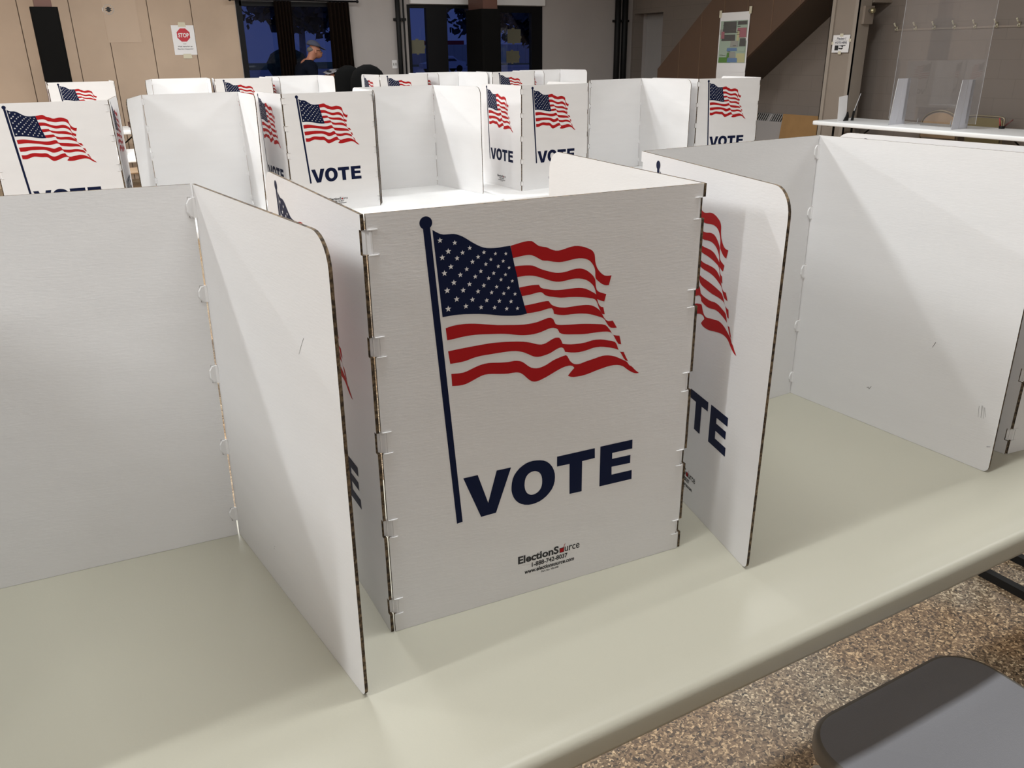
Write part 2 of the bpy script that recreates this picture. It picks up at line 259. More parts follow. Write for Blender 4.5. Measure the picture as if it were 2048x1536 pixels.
# ------------------------------------------------------------------ the print on every booth panel (tenths of a millimetre on the panel)
PR = {
 'canton': '904 5836 942 5811 981 5787 1013 5773 1047 5764 1086 5762 1125 5761 1157 5761 1188 5758 1225 5749 1261 5735 1301 5716 1339 5693 1378 5667 1417 5639 1461 5611 1506 5584 1550 5561 1596 5542 1641 5531 1687 5525 1739 5521 1790 5519 1837 5521 1883 5524 1929 5525 1975 5527 1994 5444 2012 5361 2024 5301 2037 5242 2056 5172 2073 5101 2085 5026 2099 4951 2120 4888 2142 4826 2159 4761 2176 4696 2196 4633 2217 4570 2168 4565 2118 4562 2053 4565 1988 4572 1907 4583 1827 4597 1748 4615 1669 4634 1590 4650 1512 4664 1434 4675 1357 4684 1291 4691 1224 4696 1163 4698 1102 4698 1047 4696 991 4694 947 5278',
 'stripes': ['1979 5526 2032 5535 2085 5544 2135 5553 2186 5560 2237 5562 2287 5556 2310 5544 2331 5528 2363 5502 2397 5479 2452 5464 2508 5451 2545 5433 2583 5414 2616 5400 2650 5390 2692 5386 2733 5389 2794 5400 2854 5413 2899 5419 2945 5422 2999 5417 3053 5405 3101 5391 3147 5371 3189 5352 3226 5327 3248 5299 3263 5268 3270 5223 3275 5177 3287 5130 3305 5084 3331 5044 3363 5008 3394 4980 3429 4958 3457 4949 3486 4944 3517 4943 3549 4944 3539 4910 3529 4876 3520 4841 3511 4807 3489 4807 3467 4809 3433 4820 3402 4834 3367 4858 3336 4885 3311 4906 3291 4929 3283 4969 3282 5010 3280 5033 3276 5055 3265 5087 3249 5118 3223 5154 3192 5187 3158 5209 3120 5226 3066 5239 3011 5245 2957 5244 2903 5239 2850 5233 2796 5227 2751 5225 2705 5227 2660 5234 2614 5243 2569 5255 2524 5267 2486 5272 2450 5279 2412 5299 2375 5323 2332 5348 2287 5368 2251 5375 2214 5377 2163 5374 2112 5369 2062 5364 2011 5359 1995 5443',
   '2035 5245 2073 5246 2112 5246 2163 5243 2214 5239 2258 5234 2302 5225 2339 5209 2376 5190 2413 5171 2450 5154 2502 5134 2555 5115 2601 5100 2646 5088 2692 5081 2738 5078 2784 5079 2829 5083 2875 5092 2921 5100 2975 5104 3030 5102 3070 5093 3108 5079 3150 5056 3188 5028 3223 4998 3253 4965 3271 4939 3284 4912 3290 4877 3294 4841 3300 4803 3311 4768 3324 4751 3341 4736 3372 4719 3406 4706 3439 4693 3472 4681 3465 4654 3458 4628 3451 4602 3443 4577 3410 4587 3378 4600 3351 4613 3325 4628 3316 4663 3307 4697 3290 4758 3266 4816 3240 4849 3209 4879 3170 4908 3128 4931 3074 4950 3018 4962 2963 4967 2909 4967 2855 4962 2801 4956 2755 4953 2709 4954 2663 4960 2617 4972 2564 4990 2511 5012 2458 5034 2406 5055 2354 5073 2302 5087 2250 5095 2199 5099 2136 5098 2074 5095 2054 5170',
   '2102 4949 2150 4952 2198 4955 2250 4957 2302 4958 2350 4955 2399 4950 2412 4926 2429 4906 2468 4888 2512 4877 2580 4858 2649 4844 2710 4838 2772 4835 2834 4834 2896 4834 2958 4833 3021 4829 3077 4819 3132 4802 3181 4778 3228 4750 3267 4727 3302 4701 3317 4684 3327 4666 3327 4647 3325 4627 3334 4595 3347 4563 3354 4547 3364 4532 3379 4516 3397 4503 3413 4498 3430 4495 3444 4441 3459 4386 3440 4389 3421 4391 3403 4415 3387 4440 3366 4480 3348 4520 3331 4563 3310 4604 3296 4620 3280 4632 3249 4646 3215 4655 3167 4668 3119 4679 3056 4691 2992 4701 2930 4709 2867 4716 2805 4719 2743 4725 2689 4735 2635 4748 2564 4765 2497 4790 2478 4807 2459 4826 2445 4836 2429 4843 2403 4845 2377 4844 2317 4837 2257 4829 2199 4827 2141 4826 2122 4888',
   '2175 4689 2231 4690 2287 4693 2347 4697 2407 4702 2460 4706 2513 4707 2532 4705 2551 4702 2566 4679 2582 4658 2600 4641 2621 4627 2666 4607 2714 4591 2760 4581 2807 4574 2854 4573 2901 4573 2964 4573 3027 4573 3082 4571 3138 4567 3187 4560 3235 4547 3277 4528 3316 4503 3352 4475 3383 4443 3406 4408 3427 4372 3446 4338 3470 4307 3494 4288 3520 4274 3559 4269 3598 4270 3614 4244 3630 4218 3651 4185 3671 4153 3617 4157 3566 4168 3538 4191 3514 4220 3488 4261 3462 4301 3442 4322 3420 4339 3387 4355 3353 4367 3312 4385 3271 4401 3215 4420 3158 4435 3094 4447 3030 4456 2966 4460 2903 4463 2848 4464 2793 4467 2746 4475 2700 4486 2667 4496 2634 4507 2629 4535 2622 4561 2611 4577 2598 4593 2571 4595 2545 4596 2491 4588 2438 4579 2378 4575 2317 4572 2264 4572 2212 4573 2193 4631',
   '1028 4538 1070 4547 1112 4554 1158 4558 1206 4559 1263 4559 1321 4556 1385 4549 1448 4539 1528 4523 1608 4506 1689 4489 1770 4472 1852 4460 1935 4449 2018 4437 2102 4427 2175 4421 2248 4419 2317 4421 2384 4428 2441 4441 2499 4454 2539 4461 2579 4459 2604 4447 2626 4429 2643 4392 2661 4357 2683 4345 2708 4337 2755 4328 2802 4323 2870 4316 2938 4310 3009 4304 3081 4297 3154 4287 3227 4276 3292 4265 3357 4253 3417 4242 3473 4223 3500 4201 3524 4174 3547 4146 3568 4116 3588 4083 3612 4054 3665 4034 3723 4021 3733 3984 3743 3947 3750 3916 3758 3884 3735 3890 3712 3895 3689 3927 3667 3959 3645 4000 3621 4041 3593 4075 3560 4102 3520 4115 3477 4122 3419 4128 3361 4132 3304 4133 3247 4134 3182 4135 3118 4139 3029 4149 2941 4162 2869 4172 2798 4186 2760 4199 2726 4218 2712 4244 2698 4271 2681 4285 2662 4295 2627 4305 2592 4308 2557 4304 2523 4296 2477 4284 2431 4273 2374 4264 2316 4260 2259 4260 2202 4264 2151 4270 2101 4279 2045 4292 1989 4306 1933 4320 1878 4331 1823 4340 1768 4348 1703 4356 1638 4364 1567 4373 1497 4380 1433 4384 1369 4386 1310 4385 1252 4383 1194 4378 1136 4373 1090 4371 1044 4369 1036 4454',
   '1049 4215 1111 4218 1172 4221 1252 4224 1332 4226 1413 4228 1493 4230 1575 4231 1657 4231 1739 4227 1821 4221 1904 4213 1988 4203 2072 4191 2157 4175 2213 4161 2270 4144 2322 4123 2374 4104 2408 4095 2443 4090 2478 4092 2512 4099 2553 4116 2594 4135 2628 4147 2664 4155 2693 4152 2723 4146 2738 4126 2753 4105 2766 4076 2777 4047 2816 4036 2855 4027 2915 4017 2975 4011 3064 4006 3153 4008 3210 4016 3267 4023 3332 4022 3398 4015 3465 4000 3532 3979 3595 3962 3651 3936 3671 3910 3687 3880 3700 3844 3715 3807 3731 3786 3751 3768 3778 3761 3806 3758 3827 3715 3850 3671 3870 3635 3891 3598 3866 3607 3844 3618 3813 3655 3789 3696 3768 3731 3746 3765 3732 3785 3716 3803 3670 3827 3621 3845 3570 3862 3519 3876 3461 3891 3402 3902 3344 3906 3287 3905 3230 3896 3173 3886 3109 3879 3043 3877 2979 3883 2914 3894 2866 3906 2818 3920 2817 3923 2806 3953 2790 3979 2773 3990 2754 3996 2715 3992 2678 3980 2631 3960 2584 3940 2532 3927 2479 3919 2432 3914 2386 3915 2351 3922 2316 3934 2275 3956 2236 3980 2190 4005 2144 4027 2094 4044 2043 4057 1986 4065 1930 4069 1863 4071 1797 4072 1725 4073 1653 4073 1582 4074 1511 4073 1456 4068 1402 4061 1353 4050 1305 4040 1251 4034 1197 4032 1135 4032 1073 4033 1061 4124',
   '1082 3888 1121 3884 1160 3880 1208 3877 1256 3877 1306 3886 1354 3900 1409 3918 1464 3934 1518 3945 1574 3951 1628 3951 1684 3946 1750 3936 1817 3926 1873 3920 1929 3916 1974 3917 2019 3917 2059 3912 2098 3902 2127 3890 2155 3873 2190 3844 2224 3813 2252 3791 2281 3772 2321 3757 2363 3748 2404 3747 2444 3752 2486 3762 2526 3775 2573 3797 2620 3819 2678 3837 2739 3851 2786 3860 2834 3867 2846 3857 2858 3846 2877 3813 2895 3779 2918 3750 2945 3726 2974 3709 3006 3699 3043 3696 3079 3698 3120 3706 3161 3715 3235 3726 3309 3736 3374 3748 3441 3756 3491 3754 3541 3747 3601 3732 3661 3710 3722 3679 3783 3644 3828 3619 3871 3591 3894 3559 3917 3529 3934 3519 3952 3510 3985 3477 4017 3441 4056 3407 4096 3373 4067 3374 4038 3378 4001 3392 3966 3411 3920 3440 3877 3473 3841 3504 3805 3532 3754 3555 3701 3569 3641 3577 3582 3577 3514 3571 3448 3561 3381 3550 3315 3538 3241 3522 3167 3510 3094 3504 3020 3505 2970 3508 2922 3519 2897 3531 2873 3545 2896 3572 2920 3597 2948 3623 2976 3648 2960 3668 2943 3684 2915 3694 2886 3698 2836 3696 2789 3687 2734 3671 2682 3652 2628 3631 2575 3609 2517 3587 2457 3568 2411 3555 2363 3549 2328 3552 2293 3563 2263 3583 2235 3607 2200 3643 2166 3680 2138 3703 2109 3723 2075 3735 2040 3742 1983 3745 1927 3745 1870 3751 1814 3759 1747 3771 1680 3783 1625 3790 1570 3791 1525 3784 1481 3771 1437 3755 1393 3738 1339 3719 1283 3704 1235 3699 1186 3700 1137 3705 1089 3712 1086 3800'],
 'stars': '998 5695 38 1196 5645 34 1399 5558 33 1596 5479 30 1758 5445 26 1908 5429 26 1104 5545 41 1298 5508 33 1512 5429 32 1692 5376 28 1868 5336 28 1020 5474 40 1221 5444 35 1432 5374 34 1619 5322 30 1796 5274 29 1953 5237 26 1132 5344 39 1349 5287 33 1546 5238 32 1729 5190 30 1899 5151 28 1041 5270 41 1258 5224 36 1466 5176 34 1655 5132 32 1833 5091 29 1998 5052 26 1165 5133 40 1382 5086 36 1584 5042 34 1768 5001 30 1941 4965 28 1069 5040 44 1291 5015 38 1500 4973 35 1694 4934 31 1871 4898 31 2037 4869 29 1196 4909 42 1418 4873 37 1621 4837 34 1805 4803 34 1977 4774 32 1074 4794 44 1322 4797 39 1538 4753 35 1734 4722 33 1912 4681 32 2072 4664 30',
 'V': '1203 2275 1426 2275 1580 1780 1723 2278 1953 2275 1701 1581 1462 1574',
 'Oo': '2388 2290 2429 2282 2469 2271 2508 2254 2543 2231 2576 2201 2604 2169 2630 2130 2651 2087 2666 2043 2676 2001 2680 1959 2680 1918 2676 1872 2666 1826 2652 1785 2630 1747 2603 1712 2573 1681 2539 1651 2500 1624 2460 1603 2421 1588 2380 1578 2337 1572 2298 1570 2257 1572 2216 1579 2175 1592 2134 1610 2096 1632 2065 1659 2036 1690 2011 1723 1990 1763 1973 1806 1962 1848 1956 1889 1956 1930 1958 1969 1963 2014 1971 2058 1984 2099 2004 2136 2029 2170 2057 2201 2088 2228 2122 2251 2159 2270 2193 2284 2230 2294 2269 2299 2307 2300 2348 2296',
 'Oi': '2354 2119 2379 2107 2403 2092 2423 2073 2439 2047 2450 2018 2458 1988 2463 1952 2464 1917 2462 1883 2456 1851 2447 1821 2433 1794 2413 1772 2390 1754 2363 1741 2339 1734 2312 1731 2285 1734 2261 1743 2237 1759 2217 1777 2200 1801 2188 1828 2179 1856 2173 1888 2170 1921 2171 1952 2174 1987 2181 2020 2192 2050 2205 2072 2223 2091 2243 2107 2261 2115 2282 2121 2303 2124 2320 2124 2337 2123',
 'T': '2711 2277 3362 2273 3368 2105 3145 2102 3149 1579 2935 1586 2927 2105 2713 2110',
 'E': '3461 2277 4039 2272 4043 2117 3679 2120 3679 2018 4015 2011 4016 1870 3675 1881 3681 1741 4052 1735 4057 1575 3466 1584',
 'pole': '780 5878 875 5869 1171 1571 1082 1561',
 'ball': (0.0822, 0.5929, 0.0081)}

def _p(s, k=2):
    v = [int(x) / 1e4 for x in s.split()]; return [tuple(v[i:i + k]) for i in range(0, len(v), k)]
CANT, STRP, STARS = _p(PR['canton']), [_p(s) for s in PR['stripes']], _p(PR['stars'], 3)
LETS = [_p(PR[k]) for k in ('V', 'T', 'E')]; OO, OI, POLE = _p(PR['Oo']), _p(PR['Oi']), _p(PR['pole'])
def add_print(mb, P, fine=True):
    def poly(pts, m, lift=0.0003): mb.face([P(x, y, -lift) for x, y in pts], m)
    poly(POLE, NAVY); bx, by, br = PR['ball']
    poly([(bx + br * 1.04 * math.cos(a * math.pi / 12), by + br * math.sin(a * math.pi / 12)) for a in range(24)], NAVY, 0.00035)
    poly(CANT, NAVY, 0.00035)
    for s in STRP: poly(s, RED)
    for cx, cy, r in STARS:
        poly([(cx + (r if k % 2 == 0 else r * 0.42) * math.sin(math.pi * k / 5), cy + (r if k % 2 == 0 else r * 0.42) * math.cos(math.pi * k / 5)) for k in range(10)], CB, 0.0005)
    for s in LETS: poly(s, NAVY)
    # the O: a ring cut open where its two outlines are nearest
    i0 = max(range(len(OO)), key=lambda i: OO[i][1]); j0 = max(range(len(OI)), key=lambda i: OI[i][1])
    o = OO[i0:] + OO[:i0 + 1]; i = OI[j0:] + OI[:j0 + 1]
    def area(q): return sum(q[k][0] * q[(k + 1) % len(q)][1] - q[(k + 1) % len(q)][0] * q[k][1] for k in range(len(q)))
    if area(o[:-1]) * area(i[:-1]) > 0: i = i[::-1]
    def cen(q, a): return q[min(len(q) - 1, int(a * (len(q) - 1) + .5))]
    N = 36; inn = i[::-1]
    for k in range(N):
        a, b = k / N, (k + 1) / N
        def at(q, t):
            t *= len(q) - 1; w = int(t); w = min(w, len(q) - 2); f = t - w; return (q[w][0] + f * (q[w + 1][0] - q[w][0]), q[w][1] + f * (q[w + 1][1] - q[w][1]))
        poly([at(o, a), at(o, b), at(inn, b), at(inn, a)], NAVY)
    T = lambda x, y: P(x, y, -0.0003)
    put_text(mb, 'ElectionS', (0.2055, 0.2762, 0.0562, 0.0702), T, BLACKINK, 0.035)
    put_text(mb, 'urce', (0.2868, 0.3135, 0.0562, 0.0655), T, BLACKINK, 0.012)
    poly([(0.2775, 0.0562), (0.2858, 0.0562), (0.2858, 0.065), (0.2775, 0.065)], BLACKINK)
    poly([(0.2786, 0.0572), (0.2848, 0.0572), (0.2848, 0.064), (0.2786, 0.064)], RED, 0.0004)
    poly([(0.2788, 0.0625), (0.2808, 0.062), (0.2818, 0.0592), (0.2866, 0.0705), (0.2878, 0.0715), (0.2822, 0.057), (0.281, 0.057)], RED, 0.0006)
    put_text(mb, '1-888-742-8037', (0.229, 0.2921, 0.0447, 0.0532), T, BLACKINK, 0.03)
    put_text(mb, 'www.electionsource.com', (0.2166, 0.3042, 0.0352, 0.0428), T, BLACKINK, 0.035, 0.15)
    put_text(mb, 'Part No. VB-60B', (0.2456, 0.2761, 0.0296, 0.0332), T, BLACKINK, 0.015)
# ------------------------------------------------------------------ voting booths
TZ, BH, BW, BD, TH = 0.74, 0.61, 0.511, 0.50, 0.0045
TABS = [(0.560, 0.591), (0.428, 0.455), (0.291, 0.322), (0.160, 0.188), (0.030, 0.056)]
def notched(x, sign, t0=0.0, t1=BH, dep=0.007):
    """points going up a fold edge at s = x, cut back by dep at every hinge tab"""
    out = [(x, t0)]
    for a, b in sorted(TABS): out += [(x, a), (x + sign * dep, a), (x + sign * dep, b), (x, b)]
    return out + [(x, t1)]
def arc(cx, cy, r, a0, a1, n=7): return [(cx + r * math.cos(R(a0 + (a1 - a0) * k / n)), cy + r * math.sin(R(a0 + (a1 - a0) * k / n))) for k in range(n + 1)]
def booth(key, spec, opened, label, marks=None):
    x, y, th, al, ar = spec[:5]; off = spec[5:]
    L = Vector((x, y)); Rr = L + BW * Vector((math.cos(R(th)), math.sin(R(th))))
    l = L + BD * Vector((math.cos(R(al)), math.sin(R(al)))); r = Rr + BD * Vector((math.cos(R(ar)), math.sin(R(ar))))
    bot = dict(L=L, R=Rr, l=l, r=r); top = {k: bot[k] + Vector(off[2 * i:2 * i + 2]) for i, k in enumerate('LRlr')}
    c = (L + Rr + l + r) / 4
    root = thing('voting_booth', (c.x, c.y, TZ), label, 'voting booth', 'cardboard voting booths on the tables')
    cz = Vector((c.x, c.y))
    def mapper(a, b, length):
        """s from post a to post b (left to right seen from outside), t up, n inward from the outer face"""
        d = (bot[b] - bot[a]).normalized(); n = Vector((-d.y, d.x))
        if n.dot(cz - bot[a]) < 0: n = -n
        def P(s, t, q=0.0):
            f = s / length; g = t / BH
            p0 = bot[a].lerp(bot[b], f); p1 = top[a].lerp(top[b], f); p = p0.lerp(p1, g) + n * q
            return Vector((p.x, p.y, TZ + 0.0004 + t))
        return P, n
    A, B = ('R', 'L') if opened else ('L', 'R')          # outer left and right posts of the back panel
    P, n = mapper(A, B, BW)
    g = 0.0065
    def panel(outline, shift=0.0, extra=()):
        """drawn flat as (s, t, depth), cut into a grid, then laid onto the slightly twisted board"""
        mb = MB(); mb.mi(CB)
        a = [mb.bm.verts.new((s, t, 0)) for s, t in outline]; b = [mb.bm.verts.new((s, t, TH)) for s, t in outline]
        fs = [mb.bm.faces.new(a), mb.bm.faces.new(b[::-1])]
        for f in fs: f.material_index = 0
        ei = mb.mi(EDGE); k = len(a)
        for i in range(k):
            f = mb.bm.faces.new((a[i], b[i], b[(i + 1) % k], a[(i + 1) % k])); f.material_index = ei
        bmesh.ops.recalc_face_normals(mb.bm, faces=mb.bm.faces)
        add_print(mb, lambda s, t, q=0.0: Vector((s - shift, t, q)))
        for pts in extra: mb.face([(x_, y_, TH + 0.0003) for x_, y_ in pts], BLACKINK)
        for k in range(1, 7):
            for co, no in (((0.0857 * k, 0, 0), (1, 0, 0)), ((0, 0.0871 * k, 0), (0, 1, 0))):
                bmesh.ops.bisect_plane(mb.bm, geom=mb.bm.verts[:] + mb.bm.edges[:] + mb.bm.faces[:], plane_co=co, plane_no=no)
        return mb
    def lay(mb, P):
        for v in mb.bm.verts: v.co = P(v.co.x, v.co.y, v.co.z)
        return mb
    left = notched(g, 1); right = notched(BW - g, -1)
    lay(panel(right + left[::-1]), P).build('back_panel', root, fixn=False)
    h = 0.0015; e = BD
    for side, post, end in (('l', 'L', 'l'), ('r', 'R', 'r')):
        # outside view: free edge on the left when the fold is the outer left post of the back panel
        fold_right = (post == A)
        a, b = (end, post) if fold_right else (post, end)
        Pw, nw = mapper(a, b, BD)
        if fold_right:
            out = [(x_, t_) for x_, t_ in notched(BD - h, -1)] + arc(0.04, BH - 0.04, 0.04, 90, 180) + arc(0.012, 0.012, 0.012, 180, 270, 4)
        else:
            out = arc(e - 0.012, 0.012, 0.012, -90, 0, 4) + arc(e - 0.04, BH - 0.04, 0.04, 0, 90) + [(x_, t_) for x_, t_ in notched(h, 1)][::-1]
        ex = []
        if marks and side == 'r':
            # pencil marks on the inside of this wing: (distance from the fold, height) pairs
            for p, q, w in marks:
                p_, q_ = Vector(p), Vector(q); d = (q_ - p_).normalized(); nn = Vector((-d.y, d.x)) * w
                ex.append([((BD - v.x) if fold_right else v.x, v.y) for v in (p_ + nn, q_ + nn * .6, q_ - nn * .6, p_ - nn)])
        mb = lay(panel(out, 0.004, ex), Pw)
        mb.build('side_panel', root, fixn=False)
    # folded hinge tabs bridging the slots
    for post, end in (('L', 'l'), ('R', 'r')):
        other = 'R' if post == 'L' else 'L'
        e1 = (bot[other] - bot[post]).normalized(); e2 = (bot[end] - bot[post]).normalized()
        for t0, t1 in TABS:
            mb = MB()
            def Q(s1, s2, t):
                f = t / BH; p = bot[post].lerp(top[post], f) + e1 * s1 + e2 * s2; return Vector((p.x, p.y, TZ + 0.0004 + t))
            for prof in [[(0.0136, 0.0004), (0.0112, 0.0012), (0.0072, 0.0048), (0.0028, 0.0085), (0.0045, 0.0092), (0.0085, 0.0068), (0.0136, 0.0042)]]:
                mb.prism([Q(a_, b_, t0 + 0.0004) for a_, b_ in prof], (0, 0, t1 - t0 - 0.0008), CB)
            # crushed lobe pressed out on the inside of the back panel
            pts = [(0.006, t0), (0.0135, t0 + 0.002), (0.0175, t0 + 0.009), (0.0175, t1 - 0.009), (0.0135, t1 - 0.002), (0.006, t1)]
            v0 = [Q(a_, 0.0046, t) for a_, t in pts]; v1 = [Q(a_ * 0.93, 0.0068, t0 + (t - t0) * 0.94 + 0.001) for a_, t in pts]
            A_ = [mb.bm.verts.new(p) for p in v0]; B_ = [mb.bm.verts.new(p) for p in v1]
            mb.bm.faces.new(A_[::-1]); mb.bm.faces.new(B_)
            for i in range(6):
                f = mb.bm.faces.new((A_[i], A_[(i + 1) % 6], B_[(i + 1) % 6], B_[i])); f.material_index = mb.mi(CB)
            # torn paper curls at both ends of the cut
            for t, sg in ((t0, -1), (t1, 1)):
                w = random.uniform(0.007, 0.010)
                lip = [(0.0075, -0.0012), (0.0135, -0.0022), (0.0135 + w * .7, -0.0016), (0.0135 + w, 0.0006), (0.0135 + w, 0.0014), (0.0075, 0.0008)]
                mb.prism([Q(a_, b_, t - 0.0006) for a_, b_ in lip], (0, 0, 0.0014), CB)
            mb.build('hinge_tab', root)
    return root
BOOTHS = dict(
 A=(0.312, 0.9428, -4.0577, 89.1673, 85.1761, 0.0017, -0.0058, -0.0034, -0.0045, -0.001, -0.0112, -0.0005, -0.0076),
 B=(-0.3292, 1.3732, -4.4115, -83.3782, -83.3135, 0.0012, 0.0105, 0.0102, -0.0109, 0.0, 0.0, 0.0103, 0.0108),
 C=(0.9928, 1.2855, 2.1268, -104.1242, -87.7418, 0.0005, -0.0023, -0.0022, 0.0046, 0.0046, -0.001, 0.0038, 0.0072),
 D=(1.6259, 0.8352, -7.3545, 94.236, 92.3193, 0.0064, 0.0006, 0.0, 0.0, -0.0006, 0.0081, 0.0, 0.0),
 E=(1.106, 4.3909, 5.1846, 92.3949, 90.7369, -0.0, -0.0005, -0.0016, 0.0003, -0.0, -0.001, 0.0, 0.0),
 F=(1.6986, 4.9849, -1.4906, -87.2794, -81.1581, -0.0024, 0.0008, -0.0022, 0.0011, 0.0, 0.0, -0.0025, 0.0018),
 G=(2.5331, 4.449, 3.9029, 91.203, 90.3702, 0.0029, -0.0015, -0.0008, 0.0004, 0.002, -0.0014, 0.0, 0.0),
 H=(3.3446, 4.9749, 19.8697, -120.0231, -86.3179, 0.0042, -0.0027, -0.0018, 0.0013, -0.0012, 0.0005, -0.0013, 0.0008),
 I=(3.984, 4.5554, -7.6301, 92.6193, 80.272, -0.0008, 0.0008, 0.0021, -0.0016, -0.0002, 0.0002, 0.0004, -0.0001),
 J=(-0.1906, 4.3883, 0.1887, 90.0, 90.0, -0.0004, -0.0001, -0.0067, 0.0005, 0.0, 0.0, 0.0, 0.0),
 K=(0.1421, 8.15, 0.1372, 90.0, 90.0, -0.0015, 0.0003, 0.0015, 0.0001, 0.0, 0.0, 0.0, 0.0),
 L=(0.4979, 4.866, 1.5005, -103.219, -94.6209, 0.0038, -0.0004, -0.0072, 0.001, -0.0004, 0.0002, 0.0098, -0.0032),
 M=(0.9915, 8.6, 2.0042, -101.5735, -94.2718, 0.0052, -0.0005, -0.0048, 0.0009, -0.0004, 0.0002, -0.0, -0.0001),
 N=(1.456, 8.05, -0.8552, 90.0, 90.0, -0.0014, 0.0002, 0.0014, -0.0004, 0.0, 0.0, 0.0, 0.0),
 O=(2.042, 8.6, -1.8252, -89.4557, -88.2311, -0.0032, 0.0008, 0.0031, -0.0009, 0.0, 0.0, 0.0001, -0.0),
 P=(3.0049, 8.05, -0.5505, 91.0162, 90.3127, -0.0006, 0.0003, 0.0006, -0.0003, -0.0, -0.0, 0.0, 0.0),
 Q=(3.6187, 8.6, 1.2269, -85.4239, -75.1275, 0.0011, -0.0005, -0.0018, 0.0009, 0.0, 0.0, 0.0007, -0.0004),
 R=(4.2461, 8.05, -0.5757, 90.0, 90.0, -0.0005, 0.0003, 0.0005, -0.0003, 0.0, 0.0, 0.0, 0.0),
 S=(4.8907, 8.6, -4.459, -88.492, -85.099, -0.0037, 0.0021, 0.0035, -0.0022, 0.0, 0.0, 0.0002, -0.0001),
)
BOOTHS['H'] = (3.352, 4.945, 8.0, -124.5, -86.0, 0.0042, -0.0027, -0.0018, 0.0013, -0.0012, 0.0005, -0.0013, 0.0008)
def ch(k, i, v): b = list(BOOTHS[k]); b[i] = v; BOOTHS[k] = tuple(b)
ch('J', 4, 82.0); ch('M', 4, -97.0); ch('F', 3, -97.0); ch('E', 4, 83.5); ch('D', 4, 52.0); ch('N', 3, 82.0); ch('Q', 4, -78.0); ch('R', 3, 84.0)
INFO = {
 'A': (0, 'white cardboard voting booth in the centre, flag and VOTE front filling the picture'),
 'B': (1, 'white cardboard voting booth at the near left, its blank inside open to the viewer'),
 'C': (1, 'white voting booth at near right, open inside, pencil scribbles on its right wing'),
 'D': (0, 'voting booth cut off by the right edge, behind the near right open booth'),
 'J': (0, 'white flag-printed voting booth at the far left edge of the second table row'),
 'L': (1, 'open blank voting booth of the second row, directly behind the near left open booth'),
 'E': (0, 'second-row VOTE booth with a whole flag, just above the central booth left corner'),
 'F': (1, 'open blank voting booth of the second row, between the two fully visible VOTE booths'),
 'G': (0, 'second-row VOTE booth showing two whole flags, half hidden behind the central booth wing'),
 'H': (1, 'open blank voting booth of the second row with its left wing seen edge-on'),
 'I': (0, 'rightmost flag and VOTE booth of the second row, in front of the map poster'),
 'K': (0, 'flag-printed voting booth farthest left in the third row, beside the black column'),
 'M': (1, 'open blank third-row booth rising behind the left open booth of the second row'),
 'N': (0, 'third-row flag booth peeking up between two blank open booths, below the left window'),
 'O': (1, 'open blank third-row booth with rounded corner, in front of the reading person'),
 'P': (0, 'third-row booth showing two small flags, beside the black chairs'),
 'Q': (1, 'open blank third-row booth in front of the glass entrance door'),
 'R': (0, 'third-row flag booth in front of the dark right-hand door'),
 'S': (1, 'open blank voting booth farthest right in the third row, with a rounded corner'),
}
MK = {'B': [((0.4059, 0.4714), (0.396, 0.460), 0.0003), ((0.396, 0.460), (0.3844, 0.445), 0.0003), ((0.1957, 0.0747), (0.1950, 0.0727), 0.0005), ((0.1913, 0.0688), (0.1908, 0.0665), 0.0006)],
      'C': [((0.3471, 0.2292), (0.3419, 0.2169), 0.0006), ((0.2094, 0.0832), (0.2130, 0.0860), 0.0005), ((0.2130, 0.0860), (0.2149, 0.0815), 0.0005), ((0.2149, 0.0815), (0.2197, 0.0903), 0.0005),
            ((0.4576, 0.1288), (0.4600, 0.1061), 0.0003), ((0.463, 0.1318), (0.4655, 0.1065), 0.0004), ((0.4650, 0.1300), (0.4702, 0.1065), 0.0003), ((0.4685, 0.1295), (0.4733, 0.111), 0.0003), ((0.4876, 0.0524), (0.4949, 0.0554), 0.0005)]}
for key, (op, lab) in INFO.items(): booth(key, BOOTHS[key], bool(op), lab, MK.get(key))
